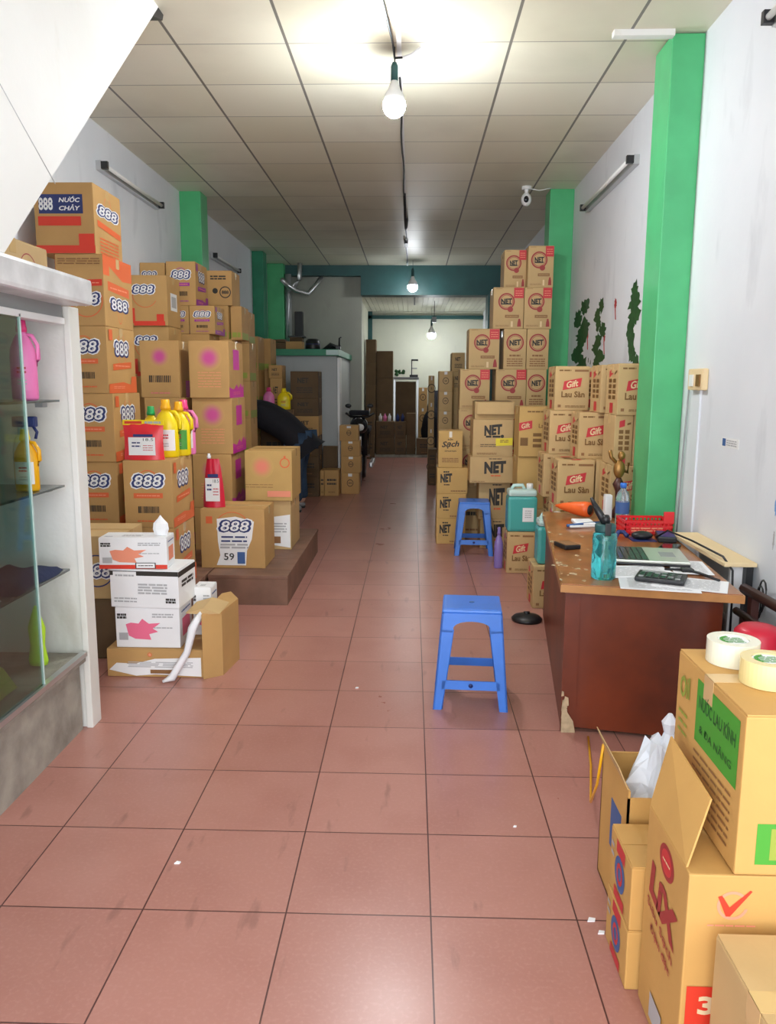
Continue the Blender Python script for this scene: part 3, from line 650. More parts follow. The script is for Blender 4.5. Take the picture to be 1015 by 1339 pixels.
tag(MB().tube([(.03, 13.4, 2.95), (.03, 13.4, 2.72)], .012, 'steel').tube([(.40, 15.0, 2.95), (.40, 15.0, 2.63)], .006, 'black').box(.36, .44, 14.97, 15.03, 2.56, 2.66, 'grey_plastic').build('ceiling_pull'), 'grey box hanging on a rod from the back ceiling', 'fitting')
def tube_lamp(label, x, y0, y1, z, s):
    t = thing('fluorescent_batten', label, 'lamp', (x, (y0+y1)/2, z), 'unlit tube lamps on the walls')
    MB().box(min(x, x+s*.04), max(x, x+s*.04), y0, y1, z-.035, z+.03, 'steel', .004).build('housing', t)
    MB().tube([(x+s*.065, y0+.03, z-.005), (x+s*.065, y1-.03, z-.005)], .014, 'tube_glass', 10).build('tube', t)
    for q in (y0, y1-.03):
        e = MB().box(min(x+s*.035, x+s*.085), max(x+s*.035, x+s*.085), q, q+.03, z-.028, z+.024, 'black', .003).build('lamp_holder', t)
tube_lamp('long dusty tube lamp on the left wall above the boxes', XL, 5.8, 7.1, 2.955, 1)
tube_lamp('farther small-looking tube lamp on the left wall past the green pillar', XL, 8.95, 10.2, 2.83, 1)
tube_lamp('tube lamp on the right wall between the two green pillars', XR, 5.6, 7.1, 2.93, -1)
tube_lamp('tube lamp on the right wall cut off at the photo corner', XR, 2.3, 3.56, 2.93, -1)
sc = thing('security_camera', 'small white dome camera hanging under the ceiling beside the right pillar', 'camera', (1.04, 7.7, CZ))
MB().lathe([(.045, -.025), (.045, 0)], 'white_plastic', c=(1.04, 7.7, CZ)).tube([(1.04, 7.7, CZ-.02), (1.04, 7.7, CZ-.06)], .018, 'white_plastic').build('mount', sc)
MB().sphere((1.04, 7.7, CZ-.115), (.048, .048, .06), 'white_plastic').build('housing', sc)
MB().sphere((1.035, 7.66, CZ-.12), (.024, .018, .03), 'black_gloss').build('lens', sc)
MB().tube([(1.08, 7.7, CZ-.02), (1.16, 7.7, CZ-.035), (1.26, 7.72, CZ-.01), (1.28, 7.76, CZ-.005)], .004, 'white_plastic').build('cable', sc)

# ------------------------------------------------------------------ right wall fittings
so = thing('wall_socket', 'old yellowed wall socket beside the green pillar', 'socket', (1.5, 4.2, 1.45))
MB().box(1.47, 1.5, 4.09, 4.31, 1.42, 1.53, 'kraft_cut', .008).build('plate', so); MB().box(1.462, 1.471, 4.12, 4.17, 1.44, 1.50, 'ink_gold').box(1.462, 1.471, 4.22, 4.27, 1.44, 1.50, 'white_plastic').build('switches', so)
tag(MB().box(1.49, 1.5, 4.17, 4.19, .6, 1.42, 'wall').tube([(1.49, 4.34, 1.42), (1.488, 4.36, 1.1), (1.488, 4.37, .85), (1.47, 4.33, .62)], .005, 'grey_plastic').build('wall_conduit'), 'thin white conduit and grey wire running down from the wall socket', 'conduit')
def blob(y, z, w, h, m, seed, mb, off=0):
    r = random.Random(seed); n = 22; pts = []
    for i in range(n):
        a = 2*PI*i/n; q = r.uniform(.55, 1.05); pts.append((y+w/2*q*math.cos(a), z+h/2*q*math.sin(a)))
    mb.prism(pts, 1.4985-off, 1.4995-off, m, axis='x')
for k, (y, z, w, h, lb) in enumerate(((7.22, 1.78, .62, .66, 'left flaking green plant painted on the right wall'), (6.55, 1.80, .42, .52, 'middle flaking green plant painted on the right wall'), (5.50, 1.74, .36, .66, 'nearest flaking green plant painted on the right wall beside the pillar'))):
    mb = MB(); r = random.Random(20+k)
    for i in range(9): blob(y+w*r.uniform(-.3, .3), z+h*(i/8-.5), w*r.uniform(.5, .95), h*.26, 'leaf_green', 50+9*k+i, mb, .0002*i)
    for i in range(6): blob(y+r.uniform(-.4, .4)*w*2, z-h*.5+r.uniform(-.05, .3)*h, .03, .05, 'leaf_green', 90+9*k+i, mb)
    o = tag(mb.build('painted_plant'), lb, 'wall painting', 'faded plants painted on the right wall')
mb = MB()
for i, (y, z, s) in enumerate(((6.05, 2.04, .09), (6.35, 1.80, .07), (6.95, 1.86, .06))): blob(y, z, s, s, 'petal', 200+i, mb); mb.tube([(1.497, y, z-.02), (1.497, y-.03, z-.12)], .004, 'petal', 5)
tag(mb.build('painted_petals'), 'small dark red petals painted among the plants on the right wall', 'wall painting')
mb = MB(); mb.box(1.4985, 1.4998, 3.66, 3.86, 1.155, 1.20, 'ink_white'); F = Face(mb, (1.4985, 3.86, 1.155), (0, -1, 0), (0, 0, 1), .2, .045); F.rect(.15, .5, .2, .8, 'ink_blue'); F.lines(.6, .5, .6, .7, 'ink_grey', 3)
tag(mb.build('wall_sticker'), 'tiny blue and white sticker on the right wall', 'sticker')
mb = MB(); blob(3.31, 1.74, .04, .07, 'blue_paint', 5, mb); blob(3.24, .96, .035, .10, 'blue_paint', 6, mb); blob(3.24, .82, .02, .09, 'ink_grey', 7, mb)
tag(mb.build('paint_smudges'), 'pale blue smudges on the white right wall', 'smudge')

# ------------------------------------------------------------------ platforms and the left stacks
def platform(label, x0, x1, y0, y1, h):
    t = thing('low_platform', label, 'platform', ((x0+x1)/2, (y0+y1)/2, 0))
    b = MB(); n = max(2, int((y1-y0)/.16))
    for i in range(n): b.box(x0, x1, y0+(y1-y0)*i/n+.003, y0+(y1-y0)*(i+1)/n-.003, h-.025, h, 'plank', .003)
    b.build('deck', t)
    MB().box(x0+.005, x1-.005, y0+.004, y0+.018, 0, h-.025, 'plank').build('front_skirt', t); MB().box(x1-.018, x1-.004, y0+.02, y1-.02, 0, h-.025, 'plank').build('side_skirt', t)
    for q in (y0+.02, (y0+y1)/2, y1-.04): MB().box(x0+.02, x1-.02, q, q+.022, 0, h-.026, 'plank').build('bearer', t)
platform('low brown wooden platform under the orange printed stack', -2.2, -1.34, 4.46, 6.9, .2)
platform('low brown wooden platform end sticking out towards the aisle', -1.33, -.80, 5.0, 6.7, .2)
G8 = 'orange-printed detergent cartons'
o = d888
zz = [.2, .592, .98, 1.38, 1.765, 2.165, 2.55]
carton(-2.03, -1.75, 4.6, zz[0], zz[1], .46, o, 'orange printed 888 carton lowest in the tall stack by the cabinet', G8)
carton(-2.03, -1.75, 4.62, zz[1], zz[2], .46, o, 'second-lowest 888 carton of the tall stack by the cabinet, left of the red pouch box', G8)
carton(-2.03, -1.745, 4.6, zz[2], zz[3], .46, o, '888 carton at mid-height of the tall stack, level with the red pouch', G8)
carton(-2.04, -1.765, 4.6, zz[3], zz[4], .46, o, '888 carton third from the top of the tall stack by the cabinet', G8)
carton(-2.04, -1.765, 4.6, zz[4], zz[5], .46, flip888, 'upside-down 888 carton second from the top with red top corner', G8)
carton(-2.14, -1.80, 4.6, zz[5], zz[6], .42, top888, 'topmost 888 carton with dark blue and red block, touching the stair slope', G8)
carton(-1.67, -1.385, 4.5, .2, .605, .43, o, 'lower 888 carton behind the white glove boxes', G8)
carton(-1.67, -1.385, 4.5, .605, 1.0, .43, o, '888 carton carrying the red pouch and yellow bottles', G8)
carton(-1.77, -1.53, 2.80, 1.837, 1.99, .58, creamlogo, 'cream carton lying on the marble counter under the stair slope', None, 'kraft_pale')
carton(-1.84, -1.50, 3.95, 0, .32, .42, None, 'plain brown carton on the floor behind the cabinet end', None, 'kraft_dark')
carton(-1.83, -1.52, 3.97, .32, .655, .40, creamlogo, 'cream carton with purple mark beside the cabinet end panel', None, 'kraft_pale', rz=.04)
carton(-1.42, -.985, 5.2, .2, .605, .38, torn, 'wide 888 carton with torn white label beneath the red bottle', None)
GM = 'magenta sunburst cartons'
carton(-1.62, -1.33, 5.78, .2, .52, .46, mag, 'lowest magenta sunburst carton hidden behind the red bottle', GM)
carton(-1.62, -1.33, 5.78, .52, .925, .46, mag, 'magenta sunburst carton right behind the red bottle', GM)
carton(-1.61, -1.315, 5.78, .925, 1.335, .46, mag, 'magenta sunburst carton second from the top beside the stooping person', GM)
carton(-1.615, -1.325, 5.76, 1.335, 1.745, .48, mag, 'top magenta sunburst carton of the aisle-side stack', GM)
carton(-1.98, -1.68, 5.78, .2, .52, .30, magbar, 'hidden bottom carton behind the yellow bottles', GM)
carton(-1.98, -1.68, 5.78, .52, .925, .30, magbar, 'carton with magenta mark behind the red pouch', GM)
carton(-1.96, -1.66, 5.78, .925, 1.335, .30, magbar, 'carton peeking out above the yellow bottles', GM)
carton(-1.98, -1.695, 5.78, 1.335, 1.745, .26, magbar, 'magenta dot carton with barcode right of the tall 888 stack', GM)
carton(-1.22, -.90, 5.82, .2, .575, .45, torn2, 'carton with ragged white label at the end of the platform', None, 'kraft_pale')
carton(-1.235, -.885, 5.80, .575, .95, .46, ringred, 'pinkish carton with small red ring emblem before the stooping person', None, 'kraft_yellow')
GB = 'cartons stacked against the left wall'
for i, (a, b) in enumerate(((.0, .36), (.36, .72), (.72, 1.1), (1.1, 1.49))): carton(-2.17, -1.89, 6.2, a+(.2 if i == 0 else 0), b, .34, None, ('plain carton at floor level', 'plain second-layer carton', 'plain third-layer carton', 'plain fourth-layer carton')[i]+' behind the magenta dot carton', GB)
carton(-2.17, -1.89, 6.2, 1.49, 1.875, .34, q888, 'half-hidden 888 carton just above the magenta dot carton', GB)
carton(-2.17, -1.885, 6.18, 1.875, 2.255, .34, q888, '888 carton with red base strip, topmost of its stack behind the tall stack', GB)
for i in range(4): carton(-2.0, -1.68, 6.62, .2 if i == 0 else i*.46, (i+1)*.46-.0, .36, None, ('plain carton at the bottom', 'plain carton in the second layer', 'plain carton in the third layer', 'plain carton in the fourth layer')[i]+' under the purple 888 cartons', GB)
GP = 'purple-printed cartons on the left'
carton(-2.02, -1.845, 6.62, 1.84, 2.07, .34, p888, 'left small purple 888 carton in the row under the big purple one', GP)
carton(-1.84, -1.63, 6.62, 1.84, 2.07, .34, p888, 'right small purple 888 carton in the row under the big purple one', GP)
carton(-2.02, -1.78, 6.62, 2.07, 2.42, .38, p888, 'large purple 888 carton on top of the left-hand boxes', GP)
carton(-2.235, -2.03, 6.62, 2.05, 2.41, .34, q888, '888 carton between the wall and the big purple carton', GP)
carton(-2.235, -2.03, 6.62, .2, 2.05, .34, None, 'tall plain carton standing against the left wall', GB, 'kraft_dark')
for i in range(5): carton(-1.86, -1.60, 7.1, i*.365, (i+1)*.365, .4, None, ('plain floor carton', 'plain carton, second layer,', 'plain carton, third layer,', 'plain carton, fourth layer,', 'plain carton, fifth layer,')[i]+' under the black printed carton', GB)
carton(-1.80, -1.64, 7.15, 1.825, 2.12, .3, green_t, 'narrow brown carton with olive stripe under the black printed one', GB)
carton(-1.84, -1.60, 7.15, 2.12, 2.42, .33, black888, 'black printed 888 carton topmost near the far left pillar', GB)
for i, (x, y, zt, lb) in enumerate(((-1.63, 7.2, 2.12, 'slim greenish carton right of the olive striped one'), (-1.68, 7.75, 2.12, 'slim greenish carton behind the black printed one'), (-1.80, 8.3, 2.13, 'third slim greenish carton behind the black printed one'))):
    carton(x, x+.10, y, 1.825, zt, .3, green_t, lb, GB)
    for j in range(5):
        if i: carton(x-.1, x+.10, y-.06*(i == 2), j*.365, (j+1)*.365, .33, green_t, ('floor-level', 'second', 'third', 'fourth', 'fifth')[j]+' carton up in the '+('nearer', 'farther')[i-1]+' base pile below the slim greenish cartons', GB)
k = 0
wd = ('topmost', 'second from top', 'third from top', 'fourth from top', 'bottom')
for x, y, z1, nm in ((-1.99, 9.55, 1.99, 'nearer green-striped wall pile'), (-1.97, 10.0, 1.99, 'farther green-striped wall pile')):
    for i in range(5): h = z1/5; carton(x, x+.15+.05*(nm[0] == 'f'), y, h*(4-i), h*(5-i), .40, green_t, wd[i]+' carton of the '+nm, GB)

# bottles and pouches on the 888 carton
bottle('detergent_jug', 'small yellow bottle with green cap behind the red pouch', -1.605, 4.84, 1.001, .30, .062, 'yellow_plastic', 'green_plastic', rz=-.2, handle=False)
bottle('detergent_jug', 'yellow jug with handle directly right of the red pouch', -1.475, 4.72, 1.001, .345, .075, 'yellow_plastic', 'orange_plastic', 'yellow jugs on the box', rz=0)
bottle('detergent_jug', 'second yellow jug with green label, farther along the box edge', -1.43, 4.83, 1.001, .33, .07, 'yellow_plastic', 'orange_plastic', 'yellow jugs on the box', mlab='ink_green')
bottle('softener_jug', 'pink jug standing farthest back behind the yellow jugs', -1.42, 4.905, 1.001, .34, .07, 'pink_plastic', 'hot_pink', flat=.3)
def pouch(label, x, y, z, w, h, m, name='refill_pouch', spout=False, tilt=0):
    t = thing(name, label, 'pouch', (x, y, z)); T = Matrix.Translation((x, y, z)) @ Matrix.Rotation(tilt, 4, 'X')
    b = MB(); n = 14; k = 12; vs = []; fs = []
    for s in (-1, 1):
        for j in range(k+1):
            for i in range(n+1):
                u, v = i/n*2-1, j/k; th = .035*(1-abs(u)**3)*(1-v)**.6+.002*math.sin(9*u+7*v)*(1-abs(u))
                wv = 1-.06*math.sin(PI*v) if not spout else (1-.45*v**1.6)
                vs.append((u*w/2*wv, s*th, v*h))
    for s in range(2):
        o_ = s*(n+1)*(k+1)
        for j in range(k):
            for i in range(n):
                a = o_+j*(n+1)+i; q = (a, a+1, a+n+2, a+n+1); fs.append(q if s == 0 else q[::-1])
    b.add(vs, fs, m, True, T); b.build('pouch_body', t)
    l = MB(); F = Face(l, T @ Vector((-w*.36, -.037, h*.12)), (1, 0, 0), (0, math.sin(tilt), math.cos(tilt)), w*.72, h*.6)
    F.rect(.5, .42, .9, .8, 'ink_white'); F.text('18.5', .72, .72, .12, 'ink_black', w=.35); F.lines(.3, .5, .3, .3, 'ink_navy', 2, 3, 2, .4); F.lines(.7, .35, .35, .3, 'ink_crimson', 3, 4, 3, .3)
    F.rect(.55, .90, .66, .12, 'ink_navy'); l.build('pouch_label', t)
    if not spout:
        l2 = MB(); l2.box(-w/2, w/2, -.004, .004, h*.93, h*1.07, 'yellow_plastic', T=T); F = Face(l2, T @ Vector((-w/2, -.0045, h*.93)), (1, 0, 0), (0, math.sin(tilt), math.cos(tilt)), w, h*.14); F.rect(.26, .5, .42, .5, 'ink_red'); F.lines(.74, .5, .4, .5, 'ink_grey', 1, 1, 4, .9); l2.build('header_strip', t)
    else: MB().lathe([(.012, 0), (.014, .02), (.009, .022), (.009, .035)], 'white_plastic', c=(-w*.18, 0, h*1.0), T=T).build('spout_cap', t)
    return t
pouch('red refill pouch with yellow header standing on the 888 carton', -1.555, 4.545, 1.001, .24, .215, 'red_plastic')
pouch('slim red spouted pouch standing on the torn-label carton', -1.345, 5.30, .606, .15, .33, 'crimson_plastic', spout=True)

# white glove boxes
def gbox(label, x0, x1, y, z0, z1, d, kind, rz=0): return carton(x0, x1, y, z0, z1, d, kind, label, 'white glove boxes', 'white_board', rz, False, 'glove_box', 'box')
carton(-1.50, -1.02, 3.70, 0, .145, .40, torn2, 'flattened torn carton on the floor under the glove boxes', None, 'kraft', tape=False)
gbox('bottom white glove box with a magenta glove picture', -1.455, -1.135, 3.72, .145, .352, .22, glove)
gbox('middle white glove box with a black band', -1.465, -1.12, 3.71, .352, .545, .25, glove_black, -.06)
gt = gbox('top white glove box with red band and tissue sticking out', -1.52, -1.19, 3.72, .545, .70, .15, glove_top, .05)
gbox('white box peeking out right behind the bottom glove box', -1.125, -1.03, 3.93, .145, .40, .13, glove)
tis = MB(); r = random.Random(8); pts = [(math.cos(a)*.035*r.uniform(.6, 1.1), math.sin(a)*.02) for a in [i*2*PI/14 for i in range(14)]]
tis.lathe([(.03, 0), (.04, .03), (.036, .06), (.012, .085), (.002, .1)], 'paper', c=(-1.235, 3.80, .70), n=9, sy=.5, smooth=False); ti = tis.build('tissue'); tag(ti, 'white tissue tuft standing out of the top glove box', 'tissue')
br = thing('open_carton', 'crumpled brown carton at floor level right of the glove boxes', 'cardboard box', (-1.0, 3.8, 0))
MB().prism([(-1.015, 3.68), (-.93, 3.74), (-.90, 3.98), (-.97, 4.12), (-1.01, 4.08)], 0, .33, 'kraft').build('box_body', br)
MB().prism([(-1.10, .33), (-1.015, .355), (-.93, .33), (-1.015, .325)], 3.70, 3.91, 'kraft_pale', axis='y').build('flap', br)
tag(MB().tube([(-1.02, 3.72, .34), (-1.06, 3.675, .26), (-1.09, 3.672, .14), (-1.16, 3.64, .02), (-1.2, 3.62, .008)], [.018, .022, .018, .02, .006], 'paper', 6).build('torn_wrap'), 'twisted white wrapping strip hanging to the floor by the glove boxes', 'wrap')
# ------------------------------------------------------------------ booth with the green slab roof, pipes
bo = thing('storage_booth', 'small white booth with green slab roof in the far left corner', 'booth', (-1.6, 11.6, 0))
MB().box(-2.22, -1.0, 10.62, 10.70, 0, 1.80, 'booth_paint').box(-1.08, -1.0, 10.70, 12.78, 0, 1.80, 'booth_paint').build('booth_wall', bo)
MB().box(-2.235, -.965, 10.52, 12.79, 1.80, 1.885, 'dark_green', .006).build('roof_slab', bo)
MB().box(-.999, -.965, 10.66, 10.95, .0, 1.78, 'white_plastic', .004).build('door_frame', bo)
dr = MB()
for i in range(9): dr.box(-.998, -.982, 11.0+i*.18, 11.16+i*.18, .02, 1.76, 'steel', .004)
dr.build('shutter', bo)
pp = thing('drain_pipes', 'grey drain pipes bending down the far left corner', 'pipe', (-2.0, 12.4, 1.9))
MB().tube([(-1.72, 12.38, 3.24), (-1.73, 12.38, 3.0), (-1.78, 12.38, 2.93), (-1.90, 12.38, 2.84), (-1.92, 12.38, 2.78), (-1.92, 12.38, 1.888)], .035, 'steel', 12).build('pipe', pp)
MB().tube([(-1.97, 12.2, 2.98), (-1.90, 12.3, 2.90), (-1.80, 12.4, 2.84), (-1.62, 12.5, 2.80), (-1.5, 12.6, 2.95), (-1.42, 12.7, 3.08)], .035, 'steel', 12).build('pipe', pp)
MB().tube([(-1.93, 12.55, 3.1), (-1.93, 12.55, 1.888)], .05, 'grey_plastic', 12).build('pipe', pp)
tag(MB().box(-1.85, -1.73, 12.66, 12.78, 1.888, 2.55, 'black', .006).build('steel_post'), 'dark post standing against the partition on the green slab', 'post')
oc = thing('open_carton', 'open brown carton with raised flap lying on the green slab', 'cardboard box', (-1.6, 11.0, 1.886))
MB().box(-1.72, -1.50, 10.9, 11.15, 1.886, 2.0, 'kraft', .003).build('box_body', oc); MB().box(-1.92, -1.725, 10.92, 11.13, 1.886, 1.985, 'kraft_dark').prism([(-1.97, 2.0), (-1.72, 1.99), (-1.74, 2.03), (-1.95, 2.025)], 10.9, 11.1, 'kraft_dark', axis='y').build('flap', oc)
tag(MB().box(-1.76, -1.58, 11.5, 11.7, 1.886, 2.09, 'kraft_dark', .003).box(-1.78, -1.55, 11.48, 11.72, 2.09, 2.11, 'black').build('dark_carton'), 'small dark carton with a lid behind the open carton on the slab', 'cardboard box')
tag(MB().lathe([(.10, 0), (.11, .02), (.10, .14), (.07, .17)], 'black', c=(-1.40, 11.3, 1.886)).lathe([(.104, .06), (.104, .10)], 'ink_navy', c=(-1.40, 11.3, 1.886)).build('helmet_bucket'), 'dark round tub standing on the green slab', 'tub')
mb = MB()
for i in range(6): mb.tube([(-1.25+.03*i, 11.2+.05*i, 1.90), (-1.15+.02*i, 11.25+.04*i, 1.99-.008*i), (-1.02, 11.2+.05*i, 1.92+.01*i)], .018, 'black', 6)
tag(mb.build('black_hoses'), 'heap of black bars and hoses on the green slab', 'scrap')
tag(MB().tube([(-.98, 10.75, 1.89), (-.975, 10.75, 2.04), (-.95, 10.74, 2.05)], .012, 'black').box(-1.02, -.96, 10.7, 10.8, 1.885, 1.93, 'black').build('hook_rod'), 'black hooked rod at the corner of the green slab', 'rod')
tag(MB().box(-1.13, -.966, 10.512, 10.519, 1.81, 1.875, 'jug_pale').build('foil_scrap'), 'pale green foil patch on the slab edge', 'foil')
# cartons by the booth
GT = 'brown cartons before the booth'
h0 = [0, .26, .52, .78, 1.03, 1.255, 1.59]
nm = ('floor-level carton', 'second carton up', 'third carton up', 'fourth carton up', 'fifth carton up', 'topmost dark carton')
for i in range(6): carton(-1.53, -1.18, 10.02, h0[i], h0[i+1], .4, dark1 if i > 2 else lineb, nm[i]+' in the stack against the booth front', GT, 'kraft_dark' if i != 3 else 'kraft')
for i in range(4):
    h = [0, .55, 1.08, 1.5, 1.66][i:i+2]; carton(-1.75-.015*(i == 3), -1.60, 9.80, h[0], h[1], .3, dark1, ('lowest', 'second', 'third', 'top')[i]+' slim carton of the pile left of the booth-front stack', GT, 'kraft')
carton(-1.12, -.935, 10.1, 0, .335, .3, lineb, 'pale carton on the floor just right of the stooping person', GT)
carton(-1.175, -1.125, 10.1, 0, .33, .3, lineb, 'slim carton squeezed between the person and the pale floor carton', GT)
h0 = [0, .28, .50, .70, .90]
for i in range(4): carton((-.92, -.92, -.92, -.94)[i], (-.685, -.665, -.675, -.695)[i], 10.3, h0[i], h0[i+1], .28, tapeb, ('bottom', 'second', 'third', 'top')[i]+' taped carton of the small stack at the aisle by the motorbike', 'taped cartons beside the motorbike', 'kraft')
carton(-1.17, -.98, 10.41, .336, .62, .10, None, 'dark carton behind the pale floor carton', GT, 'kraft_dark')
carton(-1.17, -.98, 10.41, 0, .335, .10, None, 'dark floor carton behind the pale floor carton', GT, 'kraft_dark')

# ------------------------------------------------------------------ person stooping over the boxes
def skin_body(pts, edges, radii, m, name, parent, sub=2, flat=None):
    me = bpy.data.meshes.new(name); me.from_pydata(pts, edges, []); o = bpy.data.objects.new(name, me); COL.objects.link(o)
    md = o.modifiers.new('s', 'SKIN'); md.use_smooth_shade = True
    for i, r in enumerate(radii):
        sv = me.skin_vertices[0].data[i]; sv.radius = (r, r) if not isinstance(r, tuple) else r; sv.use_root = (i == 0)
    s = o.modifiers.new('d', 'SUBSURF'); s.levels = sub; s.render_levels = sub
    dg = bpy.context.evaluated_depsgraph_get(); dg.update()
    nm = bpy.data.meshes.new_from_object(o.evaluated_get(dg)); bpy.data.objects.remove(o)
    nm.materials.clear(); nm.materials.append(M[m]); nm.polygons.foreach_set('use_smooth', [True]*len(nm.polygons))
    nm.name = name
    nm.transform(Matrix.Translation(-wloc(parent))); q = bpy.data.objects.new(name, nm); COL.objects.link(q); q.parent = parent; return q
pe = thing('person', 'person stooping over the boxes in a black jacket and dark jeans', 'person', (-1.33, 8.9, 0))
# joints
hipL, hipR = (-1.27, 8.84, .80), (-1.24, 9.06, .80)
sh = (-1.90, 8.92, 1.17)
B = [(-1.26, 8.95, .82), (-1.45, 8.94, .97), (-1.68, 8.93, 1.10), sh, (-1.99, 8.92, 1.16), (-2.04, 8.92, 1.12),
     hipL, (-1.31, 8.82, .45), (-1.29, 8.82, .09), (-1.40, 8.80, .04),
     hipR, (-1.30, 9.10, .45), (-1.26, 9.12, .09), (-1.37, 9.12, .04),
     (-1.88, 8.74, 1.14), (-1.86, 8.70, .88), (-1.90, 8.68, .64), (-1.88, 9.10, 1.14), (-1.86, 9.14, .88), (-1.90, 9.12, .64)]
E_ = [(0, 1), (1, 2), (2, 3), (3, 4), (4, 5), (0, 6), (6, 7), (7, 8), (8, 9), (0, 10), (10, 11), (11, 12), (12, 13), (3, 14), (14, 15), (15, 16), (3, 17), (17, 18), (18, 19)]
Rr = [.11, .12, .13, .11, .05, .055, .09, .06, .04, .03, .09, .06, .04, .03, .05, .038, .026, .05, .038, .026]
skin_body(B, E_, Rr, 'skin', 'body', pe)
skin_body([B[0], B[1], B[2], B[3], (-1.95, 8.92, 1.17), B[14], B[15], (-1.90, 8.69, .70), B[17], B[18], (-1.90, 9.13, .70), (-1.245, 8.95, .80)],
          [(0, 1), (1, 2), (2, 3), (3, 4), (3, 5), (5, 6), (6, 7), (3, 8), (8, 9), (9, 10), (0, 11)],
          [(.20, .18), (.21, .18), (.22, .19), (.19, .16), .09, .085, .065, .045, .085, .065, .045, (.12, .10)], 'fabric_black', 'jacket', pe)['label'] = 'loose black jacket'
skin_body([(-1.25, 8.95, .76), B[6], B[7], (-1.29, 8.82, .10), B[10], B[11], (-1.26, 9.12, .10)], [(0, 1), (1, 2), (2, 3), (0, 4), (4, 5), (5, 6)], [(.16, .12), .115, .085, .065, .115, .085, .065], 'denim', 'jeans', pe)['label'] = 'dark blue jeans'
for y in (8.80, 9.12):
    MB().sphere((-1.36, y, .045), (.125, .045, .045), 'grey_plastic').box(-1.48, -1.24, y-.04, y+.04, 0, .02, 'black', .008).build('shoe', pe)
hx, hy, hz = -2.10, 8.92, 1.07
hd = MB(); hd.sphere((hx, hy, hz), (.09, .075, .11), 'skin', n=20, k=14); hd.sphere((hx-.075, hy, hz-.04), (.02, .014, .022), 'skin')
for s in (-1, 1): hd.sphere((hx+.0, hy+s*.075, hz-.01), (.02, .01, .03), 'skin'); hd.sphere((hx-.075, hy+s*.03, hz-.005), (.01, .012, .008), 'black')
hd.box(hx-.09, hx-.078, hy-.02, hy+.02, hz-.078, hz-.07, 'petal', .002); hd.build('head', pe)
MB().sphere((hx+.02, hy, hz+.03), (.095, .083, .10), 'black', n=20, k=12).build('hair', pe)
for s, y in ((-1, 8.68), (1, 9.12)):
    h = MB(); h.sphere((-1.90, y, .60), (.03, .018, .045), 'skin')
    for i in range(4): h.tube([(-1.925+.017*i, y, .565), (-1.93+.018*i, y-.004*s, .53), (-1.925+.017*i, y-.012*s, .505+.004*abs(i-1.5))], [.009, .008, .006], 'skin', 6)
    h.tube([(-1.93, y-.01*s, .60), (-1.955, y-.02*s, .575), (-1.955, y-.025*s, .55)], [.011, .009, .007], 'skin', 6); h.build('hand', pe)
# shelf-high pile carrying two bottles behind the person
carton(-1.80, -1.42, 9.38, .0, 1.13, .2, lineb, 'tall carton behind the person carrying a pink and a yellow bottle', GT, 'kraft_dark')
bottle('softener_bottle', 'small pink bottle just above the stooping person', -1.71, 9.48, 1.131, .26, .07, 'pink_plastic', 'hot_pink', lab=False, handle=False)
bottle('detergent_jug', 'small bright yellow jug just above the stooping person', -1.53, 9.48, 1.131, .25, .08, 'yellow_plastic', 'yellow_plastic', mlab='ink_yellow')

# ------------------------------------------------------------------ motorbike, far storage
mo = thing('motorbike', 'dark motorbike parked along the booth at the back', 'motorbike', (-.78, 11.5, 0))
def wheel(y):
    T = Matrix.Translation((-.74, y, .27)) @ Matrix.Rotation(PI/2, 4, 'Y')
    w_ = MB(); w_.lathe([(.20, -.04), (.26, -.035), (.27, 0), (.26, .035), (.20, .04)], 'black', n=28, T=T).build('tyre', mo)
    MB().lathe([(.03, -.03), (.20, -.02), (.20, .02), (.03, .03)], 'grey_plastic', n=28, T=T).build('wheel_rim', mo)
wheel(11.0); wheel(12.15)
MB().tube([(-.74, 11.0, .27), (-.74, 11.12, .62), (-.74, 11.2, .92)], .035, 'black').box(-.80, -.68, 10.82, 11.12, .50, .60, 'black_gloss', .03).build('front_fork', mo)
MB().sphere((-.74, 11.12, .86), (.13, .14, .13), 'black_gloss').build('headlamp_cowl', mo)
MB().sphere((-.72, 11.0, .84), (.06, .03, .05), 'white_plastic').build('headlamp', mo)
MB().tube([(-.93, 11.28, 1.02), (-.86, 11.2, .98), (-.74, 11.2, .97), (-.62, 11.2, .98), (-.54, 11.28, 1.02)], .018, 'black').build('handlebar', mo)
for s in (-1, 1): MB().tube([(-.74+s*.14, 11.22, 1.0), (-.74+s*.15, 11.2, 1.11)], .007, 'steel').sphere((-.74+s*.155, 11.19, 1.13), (.045, .015, .03), 'black').build('mirror', mo)
MB().prism([(11.18, .80), (11.3, .42), (11.9, .34), (12.2, .5), (12.35, .72), (11.7, .70), (11.45, .52)], -.85, -.63, 'black_gloss', axis='x').build('fairing', mo)
MB().box(-.86, -.62, 11.6, 12.35, .72, .80, 'fabric_black', .03).build('saddle', mo)
MB().box(-.62, -.56, 11.5, 12.3, .22, .30, 'steel', .02).build('exhaust', mo)
MB().box(-.79, -.69, 10.875, 10.88, .56, .72, 'ink_white').build('front_plate', mo)
tag(MB().box(-.88, -.60, 11.10, 11.26, 1.0, 1.07, 'fabric_black', .03).build('draped_cap'), 'black cap resting on the motorbike handlebar', 'cap')
struct('floor_step', MB().box(-.95, 1.5, 15.55, 17.3, 0, .05, 'concrete', .004))
GD = 'dark cartons at the very back'
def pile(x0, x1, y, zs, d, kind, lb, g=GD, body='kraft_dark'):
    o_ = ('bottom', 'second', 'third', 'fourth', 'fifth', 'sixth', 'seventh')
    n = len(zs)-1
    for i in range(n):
        carton(x0, x1, y, zs[i], zs[i+1], d, kind, ('topmost' if i == n-1 else o_[i])+' carton of the '+lb, g, body)
